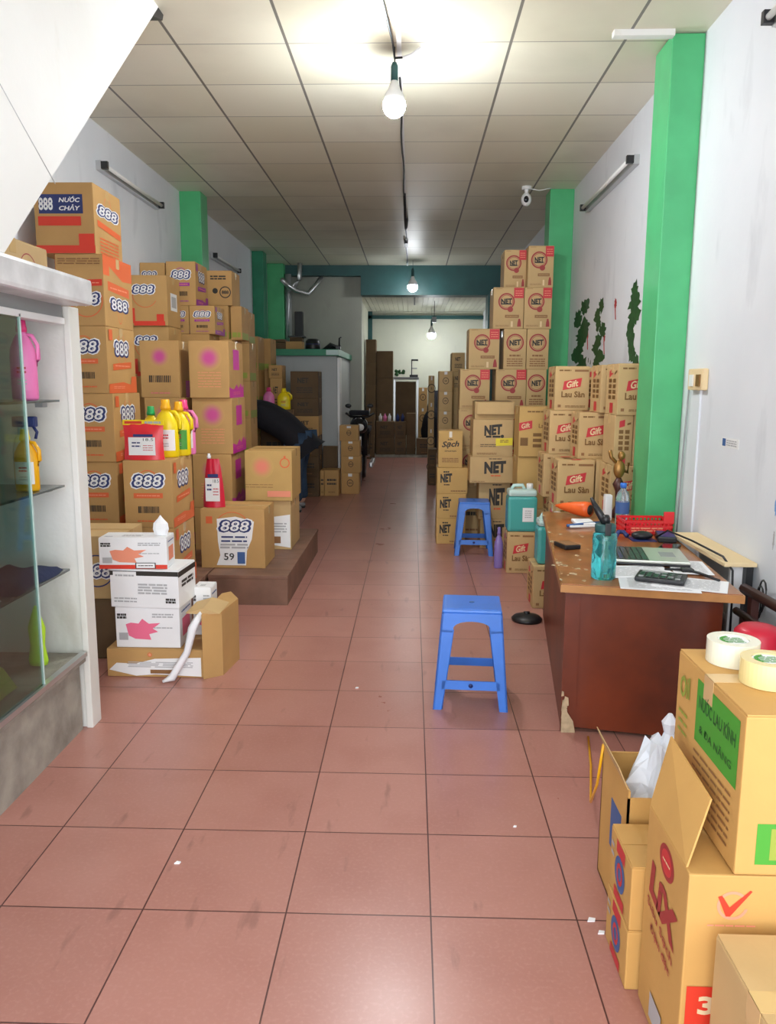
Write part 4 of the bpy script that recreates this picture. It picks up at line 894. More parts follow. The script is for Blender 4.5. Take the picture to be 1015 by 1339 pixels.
pile(-.92, -.72, 15.9, [.05, .5, .95, 1.4, 1.85, 2.30], .4, None, 'tall dark pile at the booth edge far behind')
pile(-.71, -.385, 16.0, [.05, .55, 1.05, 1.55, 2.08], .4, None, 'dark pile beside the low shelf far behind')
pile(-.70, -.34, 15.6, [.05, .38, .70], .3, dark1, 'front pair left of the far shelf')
pile(-.33, -.11, 15.6, [.05, .38, .70], .3, dark1, 'front pair below the far shelf')
pile(-.10, .08, 15.7, [.05, .45, .86], .3, None, 'dark pair beside the black bags')
pile(.10, .46, 15.6, [.05, .37], .3, lineb, 'single box in front of the black bags')
pile(-.95, -.72, 15.2, [0, .45, .85], .3, lineb, 'pair behind the motorbike')
ts = thing('side_shelf', 'dark low shelf with a box frame on top at the back wall', 'shelf', (-.12, 16.4, .05))
MB().box(-.38, .14, 16.2, 16.7, 1.52, 1.57, 'grey_plastic', .004).build('shelf_top', ts)
for x in (-.37, .10):
    for y in (16.22, 16.64): MB().box(x, x+.03, y, y+.03, .05, 1.52, 'steel').build('leg', ts)
MB().box(-.33, .08, 16.25, 16.65, .4, 1.48, 'kraft_dark').build('stored_box', ts)
mb = MB(); mb.box(-.02, .12, 16.3, 16.5, 1.90, 1.93, 'black').box(-.02, .0, 16.3, 16.5, 1.57, 1.93, 'black').box(.0, .1, 16.3, 16.5, 1.74, 1.76, 'grey_plastic').box(-.05, .12, 16.3, 16.5, 1.57, 1.62, 'black')
tag(mb.build('wire_rack'), 'small black rack standing on the far shelf', 'rack')
mb = MB(); r = random.Random(4)
for i in range(14): mb.sphere((-.25+r.uniform(-.09, .09), 16.4+r.uniform(-.05, .05), 1.60+r.uniform(0, .10)), r.uniform(.02, .04), 'leaf_green', n=7, k=5)
tag(mb.build('green_bundle'), 'little green bundle lying on the far shelf', 'bundle')
pile(.14, .32, 16.5, [.05, .5, .95, 1.36], .3, tapeb, 'pale pile right of the far shelf', 'pale cartons far behind', 'kraft')
def sack(label, x, y, w, d, h, z0=0, m='fabric_black', seed=1, band=None):
    r = random.Random(seed); mb = MB(); n = 22; vs = []; fs = []; k = 10
    for j in range(k+1):
        v = j/k; q = (.75+.5*math.sin(PI*min(1, v*1.15))**.6)*(1 if v < .85 else (1-v)/.15*.6+.4)
        for i in range(n):
            a = 2*PI*i/n; e = 1+.07*math.sin(5*a+j)+.05*r.uniform(-1, 1); vs.append((x+w/2*q*.85*e*math.cos(a), y+d/2*q*.85*e*math.sin(a), z0+h*v))
    for j in range(k):
        for i in range(n): fs.append((j*n+i, j*n+(i+1) % n, (j+1)*n+(i+1) % n, (j+1)*n+i))
    fs.append(list(range(n))[::-1]); fs.append([k*n+i for i in range(n)]); mb.add(vs, fs, m, True)
    if band: T = Matrix.Translation((x, y, z0))
    o_ = mb.build('rubbish_sack'); return tag(o_, label, 'bag')
sack('big black bag behind the single carton at the back', .42, 16.15, .40, .36, .95, .05, seed=2)
sack('upper black bag leaning against the far wall', .52, 17.0, .42, .35, 1.25, .05, seed=5)
mb = MB(); r = random.Random(11)
for i in range(5): mb.lathe([(.03, 0), (.032, .08), (.012, .12), (.012, .14)], ('white_plastic', 'pink_plastic', 'ink_navy', 'white_plastic', 'ink_navy')[i], c=(-.60+.1*i, 15.75, .702), n=10)
def smallb(x, m, lb):
    t = MB().lathe([(.032, 0), (.035, .09), (.012, .13), (.012, .15)], m, c=(x, 15.75, .702), n=10).build('small_bottle'); tag(t, lb, 'bottle', 'bottles on the far front cartons')
smallb(-.62, 'white_plastic', 'white bottle farthest left on the far front cartons'); smallb(-.53, 'pink_plastic', 'pinkish bottle on the far front cartons'); smallb(-.44, 'white_plastic', 'white bottle right of the pinkish one far behind')
smallb(-.28, 'ink_navy', 'left navy bottle on the far front cartons'); smallb(-.18, 'ink_navy', 'right navy bottle on the far front cartons')

# ------------------------------------------------------------------ right side: NET stacks
GN = 'powder cartons with red ring print'
def N(x0, x1, z0, z1, kind, lb, y=7.42, d=.34): carton(x0, x1, y, z0, z1, d, kind, lb, GN)
# tower columns stand on the floor
zt = [0, .36, .72, 1.082, 1.222, 1.585, 1.945, 2.31, 2.68]
T_ = [.115, .48, .845, 1.212, 1.58, 1.94, 2.305, 2.672]
for x0, x1, lb in ((.44, .71, 'left'), (.72, .98, 'middle'), (.985, 1.235, 'right')):
    carton(x0, x1, 7.42, 0, .48, .34, lineb, 'floor-level carton in the '+lb+' column of the ring-print tower', GN)
    N(x0, x1, .48, .845, netr, 'second carton up in the '+lb+' column of the ring-print tower')
    N(x0, x1, .845, 1.212, netr, ('third carton up in the '+lb+' column of the ring-print tower'))
N(.445, .72, 1.212, 1.58, netr, 'ring-print carton left in the fourth row from the top, above the open flap box')
N(.775, 1.055, 1.212, 1.58, netr, 'ring-print carton in the middle of the fourth row from the top')
N(1.06, 1.24, 1.212, 1.58, netr2, 'ring-print carton without red corner, right of the fourth row from the top', d=.4)
N(.52, .80, 1.58, 1.945, netr, 'ring-print carton at the left of the third row from the top')
N(.84, 1.045, 1.58, 1.945, netr2, 'ring carton without red corner in the middle of the third row')
N(1.05, 1.25, 1.58, 1.945, netr2, 'ring carton without red corner at the right of the third row')
N(.735, 1.01, 1.945, 2.312, netr, 'left ring-print carton of the second row from the top')
N(1.015, 1.265, 1.945, 2.312, netr, 'right ring-print carton of the second row from the top')
N(.835, 1.035, 2.312, 2.655, netr, 'left ring-print carton of the top row, slightly set back', y=7.52, d=.3)
N(1.038, 1.268, 2.312, 2.675, netr, 'right ring-print carton, highest of the tower beside the green pillar')
GE = 'plain-print cartons before the tower'
carton(.62, .875, 6.925, 0, .26, .245, netf, 'floor carton under the stack with the yellow sticker', GE)
carton(.60, .875, 6.925, .26, .595, .245, netf, 'black-letter carton behind the far blue stool', GE)
carton(.51, .885, 6.83, .595, .825, .33, netf, 'wide black-letter carton beneath the yellow-sticker carton', GE)
carton(.53, .875, 6.83, .825, 1.145, .33, netbig, 'black-letter carton with a yellow sticker', GE)
of = carton(.545, .885, 6.86, 1.145, 1.30, .30, None, 'open carton with drooping front flap on top of the yellow-sticker stack', GE, tape=False, open_top=True)
F_ = MB(); F_.prism([(6.858, 1.295), (6.84, 1.29), (6.815, 1.19), (6.825, 1.188)], .56, .875, 'kraft_pale', axis='x').box(.56, .86, 6.88, 7.14, 1.296, 1.300, 'kraft_dark'); fl = F_.build('flap', of)  # besides the flap, a flat dark sheet painting the shaded inside of the carton
F_ = MB(); F_.box(.66, .74, 6.846, 6.8475, 1.22, 1.29, 'tape_clear').build('packing_tape', of)
GS = 'black-letter cartons at the aisle'
carton(.235, .50, 7.08, 0, .235, .30, nets, 'bottom black-letter carton of the aisle stack behind the far stool', GS, 'kraft_yellow')
carton(.235, .50, 7.08, .235, .465, .30, nets, 'middle black-letter carton of the aisle stack', GS, 'kraft_yellow')
carton(.235, .51, 7.08, .465, .70, .30, nets, 'upper black-letter carton right under the brush-letter box', GS, 'kraft_yellow')
carton(.25, .465, 7.10, .70, 1.03, .24, sach, 'carton with black brush lettering topping the aisle stack', GS, 'kraft_yellow', rz=-.05)
GR = 'slim cartons receding behind the tower'
zr = [0, .23, .46, .69, .92, 1.14, 1.36, 1.585, 1.80]
for i in range(8):
    if i < 7: carton(.305, .455, 9.0, zr[i], zr[i+1], .4, tapeb if i > 3 else lineb, ('bottom', 'second', 'third', 'fourth', 'fifth', 'sixth', 'top')[i]+' carton of the slim aisle column behind the brush-letter box', GR)
    carton(.46, .61, 9.3, zr[i], zr[i+1], .4, dark1 if i > 5 else None, ('bottom', 'second', 'third', 'fourth', 'fifth', 'sixth', 'seventh', 'top')[i]+' carton of the column left of the ring-print tower', GR)
for i in range(4): carton(.25, .335, 11.9, i*.39, (i+1)*.39, .3, tapeb, ('bottom', 'second', 'third', 'top')[i]+' carton of the thin far column against the pale wall', GR)
carton(.245, .36, 11.3, 0, .25, .3, lineb, 'lower of two small cartons at the aisle far behind', GR, 'kraft_dark')
carton(.245, .36, 11.3, .25, .52, .3, lineb, 'upper of two small cartons at the aisle far behind', GR, 'kraft_dark')

# ------------------------------------------------------------------ floor cleaner cartons on the right
GG = 'floor cleaner cartons with red slanted logo'
carton(.86, 1.15, 6.38, 0, .44, .3, None, 'plain floor carton beneath the wide logo carton', GG)
carton(.86, 1.14, 6.38, .44, .87, .3, None, 'plain yellowish carton under the wide logo carton', GG, 'kraft_yellow')
carton(.86, 1.165, 6.36, .87, 1.27, .3, giftwide, 'wide logo carton next to the yellow-sticker carton', GG, 'kraft_yellow')
g = .315
def GIFT(x, y, row, lb, w_=.235, kind=gift, d=.3, h=.315): carton(x, x+w_, y, row*g, row*g+h, d, kind, lb, GG)
rows = ('floor row', 'second row up')
for r_ in range(2):
    for x, y, n in ((1.02, 5.76, 'behind the jug carton'), (1.24, 5.30, 'against the right wall')):
        GIFT(x, y, r_, 'logo carton of the '+rows[r_]+' '+n)
GIFT(1.26, 4.98, 0, 'logo carton on the floor behind the desk by the near pillar', .22, d=.28); GIFT(1.26, 4.98, 1, 'second-row logo carton behind the desk by the near pillar', .22, d=.28)
GIFT(.985, 5.30, 0, 'logo carton on the floor behind the desk', .245, d=.3); GIFT(.985, 5.30, 1, 'second-row logo carton directly under the orange logo carton', .245, d=.3)
GIFT(.985, 5.30, 2, 'logo carton right above the orange tube', .245, d=.3)
GIFT(.965, 5.76, 2, 'shaded logo carton left behind the one above the orange tube', .25, d=.28)
GIFT(1.24, 5.30, 2, 'mostly hidden logo carton at the wall, third row', .235)
GIFT(1.255, 4.96, 2, 'logo carton behind the golden figurine', .225)
GIFT(1.00, 5.77, 3, 'left carton of the middle visible row with logo half covered', .235)
GIFT(1.135, 5.40, 3, 'logo carton centred in the middle visible row', .225, d=.28)
GIFT(1.365, 5.30, 3, 'hidden carton filling the middle row at the wall', .13, kind=giftside)
carton(1.265, 1.378, 4.97, 3*g, 4*g, .29, giftside, 'carton showing its checkered side, left of the pair by the near pillar', GG)
carton(1.382, 1.495, 4.97, 3*g, 4*g, .29, giftside, 'carton showing its checkered side, right of the pair by the near pillar', GG)
GIFT(1.03, 5.78, 4, 'logo carton at the left end of the top row', .245)
GIFT(1.25, 5.32, 4, 'logo carton in the middle of the top row under the painted plants', .24)
GIFT(1.265, 4.94, 4, 'logo carton at the right end of the top row beside the near pillar', .23)
for i in range(5): GIFT(1.285, 6.2, i, ('floor', 'second', 'third', 'fourth', 'top')[i]+' carton of the rear wall column behind the logo cartons', .21, kind=giftside)
jb = carton(.745, .955, 5.98, 0, .325, .23, gift, 'logo carton on the floor carrying the green jug', GG)
carton(.80, 1.03, 4.99+.02, 0, .28, .26, gift, 'logo carton on the floor behind the desk corner with a jug on it', GG)
def jerry(label, x, y, z, w_, d, h):
    t = thing('jerry_can', label, 'jug', (x, y, z), 'green liquid jugs')
    b = MB(); b.box(x-w_/2, x+w_/2, y-d/2, y+d/2, z, z+h*.76, 'jug_green', .022); b.build('liquid_body', t)
    b = MB(); b.box(x-w_/2+.004, x+w_/2-.004, y-d/2+.004, y+d/2-.004, z+h*.755, z+h*.90, 'jug_pale', .02)
    b.tube([(x-w_*.36, y, z+h*.88), (x-w_*.28, y, z+h*.97), (x+w_*.02, y, z+h*.98), (x+w_*.10, y, z+h*.88)], .014, 'jug_pale', 8); b.build('shoulder_handle', t)
    MB().lathe([(.024, 0), (.026, .04), (.022, .045)], 'white_plastic', c=(x+w_*.27, y, z+h*.89), n=16).build('cap', t)
    l = MB(); F = Face(l, (x, y-d/2-.001, z+h*.22), (1, 0, 0), (0, 0, 1), w_*.38, h*.30); F.rect(.5, .5, 1, 1, 'ink_white'); F.lines(.5, .55, .6, .6, 'ink_grey', 4, 3, 3, .4); l.build('jug_label', t)
jerry('green liquid jug standing on the logo carton beyond the desk', .855, 6.06, .326, .225, .17, .36)
jerry('green liquid jug half hidden behind the desk edge', .915, 5.14, .281, .17, .15, .33)
bottle('cleaner_bottle', 'slim purple bottle on the floor beside the jug carton', .70, 6.15, 0, .33, .035, 'purple_bottle', 'purple_bottle', lab=False, handle=False)
fb = thing('fan_base', 'black round base on the floor next to the desk corner', 'base', (.80, 4.9, 0)); MB().lathe([(.09, 0), (.095, .015), (.08, .03), (.03, .045)], 'black', c=(.725, 4.74, 0), n=28).build('base', fb)
MB().tube([(.725, 4.74, .03), (.725, 4.75, .055)], .02, 'black').build('stem', fb)
# ------------------------------------------------------------------ blue stools
def stool(label, cx, cy, rz, wt=.265, wb=.335, h=.455):
    t = thing('plastic_stool', label, 'stool', (cx, cy, 0), 'blue plastic stools', rz)
    T = Matrix.Translation((cx, cy, 0)); m = 'blue_plastic'
    a, b_ = wt/2, wb/2
    mb = MB(); mb.box(-a, a, -a, a, h-.018, h, m, .008, T=T); mb.box(-a+.018, a-.018, -a+.018, a-.018, h-.001, h+.0015, m, .001, T=T)
    for s in (0, 1, 2, 3):     # apron with arched lower edge
        R = T @ Matrix.Rotation(s*PI/2, 4, 'Z'); n = 10
        k = lambda z: a+(b_-a)*(h-z)/h
        top, low = h-.015, h-.10
        pts = [(-k(low), low), (-k(top), top), (k(top), top), (k(low), low)]+[((k(low)-.055)*math.cos(PI*i/n), low-.002+.052*math.sin(PI*i/n)**.6) for i in range(n+1)]
        vs = [(x, -k(z)-.0, z) for x, z in pts]+[(x, -k(z)+.008, z) for x, z in pts]; N_ = len(pts)
        mb.add(vs, [list(range(N_)), list(range(N_, 2*N_))[::-1]]+[(i, N_+i, N_+(i+1) % N_, (i+1) % N_) for i in range(N_)], m, T=R)
    seat = mb.build('seat', t)
    MB().lathe([(.007, .0016), (.012, .002), (.012, .0005)], 'ink_blue', c=(0, 0, h+.001), n=14, T=T).build('seat_hole', seat)
    for s in range(4):
        R = T @ Matrix.Rotation(s*PI/2, 4, 'Z'); l = MB(); w0, w1 = .050, .038
        for zz0, zz1 in ((0, h-.09),):
            k0, k1 = a+(b_-a)*(h-zz0)/h, a+(b_-a)*(h-zz1)/h; th = .007
            for f in (0, 1):   # two flanges of an L-shaped leg
                v = []
                for k_, z, w_ in ((k0, zz0, w1), (k1, zz1, w0+.008)):
                    if f == 0: v += [(-k_, -k_, z), (-k_+w_, -k_, z), (-k_+w_, -k_+th, z), (-k_, -k_+th, z)]
                    else: v += [(-k_, -k_, z), (-k_+th, -k_, z), (-k_+th, -k_+w_, z), (-k_, -k_+w_, z)]
                l.add(v, [(0, 3, 2, 1), (4, 5, 6, 7), (0, 1, 5, 4), (1, 2, 6, 5), (2, 3, 7, 6), (3, 0, 4, 7)], m, T=R)
        # rolled inner lip
        l.tube([R @ Vector((-b_+w1, -b_+.006, .002)), R @ Vector((-a-(b_-a)*.2+w0+.006, -a-(b_-a)*.2+.006, h-.09))], .006, m, 6)
        l.build('leg', t)
    for s in range(4):
        R = T @ Matrix.Rotation(s*PI/2, 4, 'Z'); z0, z1 = .095, .135; k0 = a+(b_-a)*(h-z0)/h; k1 = a+(b_-a)*(h-z1)/h; st = MB()
        v = [(-k0+.03, -k0, z0), (k0-.03, -k0, z0), (k0-.03, -k0+.008, z0), (-k0+.03, -k0+.008, z0), (-k1+.03, -k1, z1), (k1-.03, -k1, z1), (k1-.03, -k1+.008, z1), (-k1+.03, -k1+.008, z1)]
        st.add(v, [(0, 3, 2, 1), (4, 5, 6, 7), (0, 1, 5, 4), (1, 2, 6, 5), (2, 3, 7, 6), (3, 0, 4, 7)], m, T=R)
        so_ = st.build('stretcher', t)
        if s == 0: MB().lathe([(.010, 0), (.010, .002)], 'ink_navy', n=12, T=R @ Matrix.Translation((0, -k0+.0, .115)) @ Matrix.Rotation(PI/2, 4, 'X')).build('embossed_mark', so_)
    return t
stool('blue plastic stool in the foreground beside the desk', .285, 3.52, -.06)
stool('blue plastic stool farther back in front of the black-letter cartons', .545, 6.745, -.04, wt=.26, wb=.33)

# ------------------------------------------------------------------ desk
DZ = .66
dk = thing('office_desk', 'worn reddish-brown wooden desk with chipped edges', 'desk', (1.0, 3.9, 0))
quad = [(.603, 3.085), (1.275, 2.945), (1.415, 4.42), (1.325, 4.44), (1.32, 4.80), (.825, 4.90)]
MB().prism(quad, DZ-.035, DZ-.004, 'wood_edge').build('tabletop_edge', dk)
MB().prism([(x+(.006 if x < 1 else -.006), y+(.006 if y < 4 else -.006)) for x, y in quad], DZ-.005, DZ, 'wood_top').build('tabletop', dk)
def wallpanel(mb, p, q, th, z0, z1, m):
    d = (Vector(q)-Vector(p)).normalized(); n = Vector((-d.y, d.x))*th
    mb.prism([p, q, (q[0]+n.x, q[1]+n.y), (p[0]+n.x, p[1]+n.y)], z0, z1, m); return mb
wallpanel(MB(), (.675, 3.165), (1.235, 3.045), .02, .02, DZ-.036, 'wood').build('front_panel', dk)
wallpanel(MB(), (.648, 3.20), (.845, 4.86), -.02, .0, DZ-.036, 'wood').build('side_panel', dk)
MB().prism([(.640, 3.165), (.70, 3.152), (.706, 3.18), (.648, 3.192)], 0, DZ-.036, 'wood').build('corner_leg', dk)
mb = MB(); r = random.Random(2)
for i in range(16): z = r.uniform(.0, .17)*r.random(); y = r.uniform(0, 1); s = r.uniform(.006, .014); mb.prism([(.642+s*q[0]+.04*y*.5, z+.012+s*1.6*q[1]) for q in ((-.6, -1), (1, -.7), (.8, .9), (-.3, 1.2))], 3.1585-.01*y, 3.162-.01*y, 'wood_chip', axis='y')
mb.prism([(.641, .0), (.70, .0), (.690, .05), (.664, .09), (.650, .15), (.641, .12)], 3.148, 3.151, 'wood_chip', axis='y')
c_ = mb.build('chipped_corner', dk); c_['label'] = 'bare chipped wood at the corner foot'
mb = MB()
for i in range(46):
    u = r.random(); e = r.random()
    if e < .5: x, y = .606+.215*u+r.uniform(0, .012), 3.085+1.8*u
    elif e < .7: x, y = .61+.1*u, 3.13+r.uniform(0, .3)
    else: x, y = .66+.25*u, 3.25+.9*r.random()
    s = r.uniform(.004, .014); a = r.uniform(0, 6)
    mb.prism([(x+s*math.cos(a+k*1.5)*r.uniform(.6, 1.2), y+s*1.6*math.sin(a+k*1.5)*r.uniform(.6, 1.2)) for k in range(4)], DZ-.0003, DZ+.0006, 'wood_chip')
c_ = mb.build('worn_patches', dk); c_['label'] = 'pale worn patches in the varnish'
z = DZ+.0008
def P_(x, y, w_, h_, a, lb, k, m='paper'):
    c, s = math.cos(a), math.sin(a); pts = [(x+c*u-s*v, y+s*u+c*v) for u, v in ((-w_/2, -h_/2), (w_/2, -h_/2), (w_/2, h_/2), (-w_/2, h_/2))]
    t = MB().prism(pts, z+.0012*k, z+.0012*k+.001, m)
    F = Face(t, (pts[0][0], pts[0][1], z+.0012*k+.001), (c, s, 0), (-s, c, 0), w_, h_); F.lines(.5, .5, .8, .8, 'ink_grey', 12, k, 5, .3)
    tag(t.build('paper_sheet'), lb, 'paper', 'sheets on the desk')
P_(.99, 3.09, .30, .21, -.2, 'printed sheet at the front desk edge under the calculator', 0)
P_(1.12, 3.10, .28, .20, -.4, 'printed sheet at the front right desk corner', 1)
P_(.96, 3.30, .30, .21, .12, 'sheet running from the tumbler under the laptop', 2)
P_(1.21, 3.38, .16, .26, -.15, 'blank sheet right of the laptop', 3)
ca = thing('calculator', 'black desk calculator lying on the papers', 'calculator', (1.02, 3.15, z+.004), None, -.42)
T = Matrix.Translation((1.02, 3.15, z+.0055))
MB().box(-.095, .095, -.07, .07, 0, .018, 'black', .005, T=T).build('calculator_body', ca)
MB().box(-.08, .02, .035, .058, .0178, .0205, 'grey_plastic', .001, T=T).build('display', ca)
for i in range(6):
    for j in range(4): MB().box(-.082+.028*i, -.062+.028*i, -.06+.022*j, -.045+.022*j, .0178, .022, 'black_gloss' if (i+j) % 5 else 'grey_plastic', .0015, T=T).build('key', ca)
la = thing('laptop', 'silver laptop with black keyboard lying open on the desk', 'laptop', (1.07, 3.55, z+.005), None, -.16)
T = Matrix.Translation((1.07, 3.54, z+.0065))
MB().box(-.17, .17, -.15, .15, 0, .009, 'black', .003, T=T).build('screen_lid', la)['label'] = 'black lid folded flat underneath'
MB().box(-.17, .17, -.15, .15, .010, .022, 'silver', .004, T=T).build('laptop_base', la)
kb = MB().box(-.16, .0, -.14, .14, .0215, .0225, 'black', T=T)
for i in range(6):
    for j in range(13): kb.box(-.152+.025*i, -.131+.025*i, -.135+.021*j, -.118+.021*j, .0225, .0245, 'black_gloss', .001, T=T)
kb.build('keyboard', la)
MB().box(.06, .125, -.05, .05, .0215, .0225, 'grey_plastic', T=T).build('touchpad', la)
def slab(name, lb, cat, x, y, w_, d, h, a, m, scr=None, zz=0):
    t = thing(name, lb, cat, (x, y, z+zz), None, a); T = Matrix.Translation((x, y, z+zz))
    MB().box(-w_/2, w_/2, -d/2, d/2, 0, h, m, min(.006, h*.4), T=T).build('body', t)
    if scr: MB().box(-w_/2+.006, w_/2-.006, -d/2+.006, d/2-.006, h-.0003, h+.001, scr, T=T).build('screen' if scr != 'steel' else 'clip', t)
    return t
slab('smartphone', 'black smartphone lying right of the laptop', 'phone', 1.25, 3.78, .085, .19, .012, -.5, 'black', 'black_gloss')
slab('payment_terminal', 'black device with a dark blue top near the side table', 'device', 1.31, 4.02, .09, .18, .03, -.2, 'black', 'ink_navy')
slab('wallet', 'small black box-like wallet at the left desk edge', 'wallet', .765, 3.80, .085, .12, .022, .3, 'black', 'ink_brown')
ms = thing('computer_mouse', 'black mouse behind the laptop', 'mouse', (1.19, 4.02, z)); MB().sphere((1.19, 4.02, z+.022), (.055, .04, .022), 'black').box(1.13, 1.25, 3.96, 4.08, z, z+.003, 'ink_navy').build('mouse_body', ms)
hsb = tag(MB().tube([(1.06, 4.03, z+.012), (1.08, 4.06, z+.03), (1.11, 4.07, z+.028), (1.12, 4.04, z+.013)], .012, 'ink_navy').build('tape_gun'), 'small dark handle lying beside the mouse', 'tool')
# tumbler
tu = thing('water_tumbler', 'turquoise transparent water tumbler with black flip lid', 'bottle', (.795, 3.19, z)); c = (.795, 3.19, z)
MB().lathe([(.046, 0), (.050, .006), (.050, .09), (.047, .12), (.050, .16), (.047, .185), (.036, .195)], 'tumbler', c=c, n=28).build('tumbler_body', tu)
MB().lathe([(.040, .192), (.042, .20), (.042, .222), (.036, .226)], 'teal_paint', c=c, n=28).build('lid_ring', tu)
MB().lathe([(.018, .226), (.018, .25), (.012, .262)], 'black', c=c, n=16).box(c[0]-.012, c[0]+.012, c[1]-.052, c[1]-.043, z+.185, z+.235, 'black', .003).build('spout', tu)
MB().tube([(c[0]-.005, c[1], z+.235), (c[0]-.030, c[1]+.03, z+.28), (c[0]-.052, c[1]+.05, z+.325)], [.016, .014, .006], 'black', 8).build('flip_cap', tu)
# water bottle
wb_ = thing('water_bottle', 'clear water bottle with blue cap behind the tumbler', 'bottle', (1.185, 4.38, z)); c = (1.185, 4.40, z)
MB().lathe([(.034, 0), (.038, .01), (.036, .06), (.038, .1), (.037, .16), (.03, .19), (.015, .21), (.014, .225)], 'clear_bottle', c=c, n=24).build('bottle_body', wb_)
MB().lathe([(.0385, .075), (.0385, .14)], 'ink_blue', c=c, n=24, close=False).build('bottle_label', wb_); MB().lathe([(.017, .218), (.018, .24), (.016, .245)], 'blue_plastic', c=c, n=18).build('bottle_cap', wb_)
bx = carton(1.135, 1.175, 4.58, z, z+.15, .06, None, 'narrow white packet standing next to the water bottle', None, 'white_board', 0, False, name='white_packet', cat='packet')
# red basket
rb = thing('red_basket', 'red plastic basket with raised end at the far desk end', 'basket', (1.13, 4.30, z)); X0, X1, Y0, Y1 = .99, 1.275, 4.36, 4.62
X0, X1, Y0, Y1 = 1.135, 1.385, 4.14, 4.33
b = MB(); b.box(X0, X1, Y0, Y1, z, z+.006, 'red_plastic')
for i in range(13):
    x = X0+(X1-X0-.008)*i/12
    for y in (Y0, Y1-.008): b.box(x, x+.008, y, y+.006, z, z+.07, 'red_plastic')
for i in range(9):
    y = Y0+(Y1-Y0-.008)*i/8
    for x in (X0, X1-.006): b.box(x, x+.006, y, y+.008, z, z+.07, 'red_plastic')
for zz_ in (.02, .045, .07):
    for y in (Y0, Y1-.006): b.box(X0, X1, y-.001, y+.007, z+zz_-.008, z+zz_+.004, 'red_plastic')
    for x in (X0, X1-.006): b.box(x-.001, x+.007, Y0, Y1, z+zz_-.008, z+zz_+.004, 'red_plastic')
b.build('basket_body', rb)
MB().box(X1-.05, X1+.004, Y0-.004, Y0+.01, z+.06, z+.125, 'red_plastic', .004).build('raised_handle', rb)
b = MB(); F = Face(b, (X0+.03, Y0-.002, z+.012), (1, 0, 0), (0, 0, 1), .17, .035); F.lines(.5, .5, 1, .8, 'ink_salmon', 2, 3, 4, .6); b.build('basket_lettering', rb)
tag(MB().box(.93, 1.04, 4.38, 4.54, z, z+.018, 'paper', .006).tube([(.87, 4.34, z+.01), (1.07, 4.44, z+.012)], .009, 'ink_blue').tube([(.88, 4.31, z+.01), (1.10, 4.36, z+.01)], .007, 'white_plastic').build('tissue_pack'), 'white pack with blue pens lying on the desk left of the tumbler lid', 'packet')
ot = thing('orange_tube', 'bright orange tapered tube lying at the far desk end with a dark opening', 'tube', (.97, 4.76, z)); T = Matrix.Translation((.965, 4.75, z+.05)) @ Matrix.Rotation(-.75, 4, 'Z') @ Matrix.Rotation(PI/2, 4, 'Y')
MB().lathe([(.008, -.10), (.022, -.05), (.038, .03), (.047, .10), (.044, .135)], 'orange_red', T=T, n=24).build('tube_body', ot)
MB().lathe([(.030, .134), (.030, .138)], 'black', T=T, n=20).build('tube_opening', ot)
fg = thing('golden_figurine', 'small golden figurine standing behind the water bottle', 'figurine', (1.22, 4.70, z)); c = (1.235, 4.70, z)
MB().lathe([(.035, 0), (.04, .01), (.03, .04), (.014, .07), (.018, .16), (.035, .20), (.014, .24)], 'dark_wood', c=c, n=14).build('pedestal', fg)
MB().sphere((1.235, 4.70, z+.29), (.035, .025, .055), 'gold').sphere((1.245, 4.70, z+.37), (.022, .022, .028), 'gold').tube([(1.235, 4.70, z+.31), (1.185, 4.70, z+.36), (1.175, 4.70, z+.40)], .011, 'gold').tube([(1.235, 4.70, z+.29), (1.285, 4.70, z+.27), (1.29, 4.70, z+.33)], .009, 'gold').sphere((1.235, 4.70, z+.19), (.03, .02, .03), 'gold').build('figure', fg)
tag(MB().tube([(1.25, 3.98, z+.02), (1.28, 3.90, z+.07), (1.33, 3.70, z+.06), (1.37, 3.42, z+.045), (1.385, 3.345, z), (1.39, 3.34, z-.12), (1.39, 3.335, .35)], .005, 'black').build('power_cable'), 'black cable running from the device over the desk edge', 'cable')
tag(MB().tube([(1.09, 3.33, z+.006), (1.17, 3.30, z+.012), (1.21, 3.25, z+.01), (1.25, 3.14, z+.006)], .006, 'black').box(1.15, 1.20, 3.28, 3.32, z+.002, z+.018, 'black', .004).build('usb_cable'), 'short black cable lying across the papers', 'cable')
# side table at the wall
sd = thing('side_table', 'low white side table against the right wall with cream cardboard on top', 'table', (1.42, 3.8, 0))
MB().box(1.355, 1.495, 3.36, 4.08, DZ+.012, DZ+.03, 'kraft_cut', .003).build('table_top', sd)['label'] = 'worn cream top board'
MB().box(1.40, 1.495, 3.40, 3.42, .1, DZ+.012, 'white_board').build('end_board', sd)
MB().box(1.45, 1.48, 3.36, 3.395, 0, DZ+.012, 'black').build('leg', sd)
MB().box(1.43, 1.495, 3.43, 4.0, .40, .42, 'white_board').build('shelf', sd)
mb = MB()
for i in range(3): mb.tube([(1.46+.01*math.cos(a*.7), 3.26-.02*i+.05*math.cos(a), .52+.07*math.sin(a)+.03*i) for a in [k*.5 for k in range(11)]], .004, 'black', 6)
tag(mb.build('cable_coil'), 'coil of black cables hanging at the side table leg', 'cable')
tag(MB().box(1.435, 1.49, 3.5, 3.75, .421, .50, 'white_plastic', .005).build('paper_box'), 'white box on the lower board of the side table', 'box')
ch = thing('wooden_armchair', 'dark wooden armchair rail behind the foreground cartons at the wall', 'chair', (1.3, 2.9, 0))
MB().tube([(1.42, 3.30, .595), (1.42, 2.4, .62)], .022, 'dark_wood', 8).build('arm_rail', ch)
MB().tube([(1.36, 3.22, .52), (1.36, 2.35, .53)], .016, 'dark_wood', 8).build('side_rail', ch)
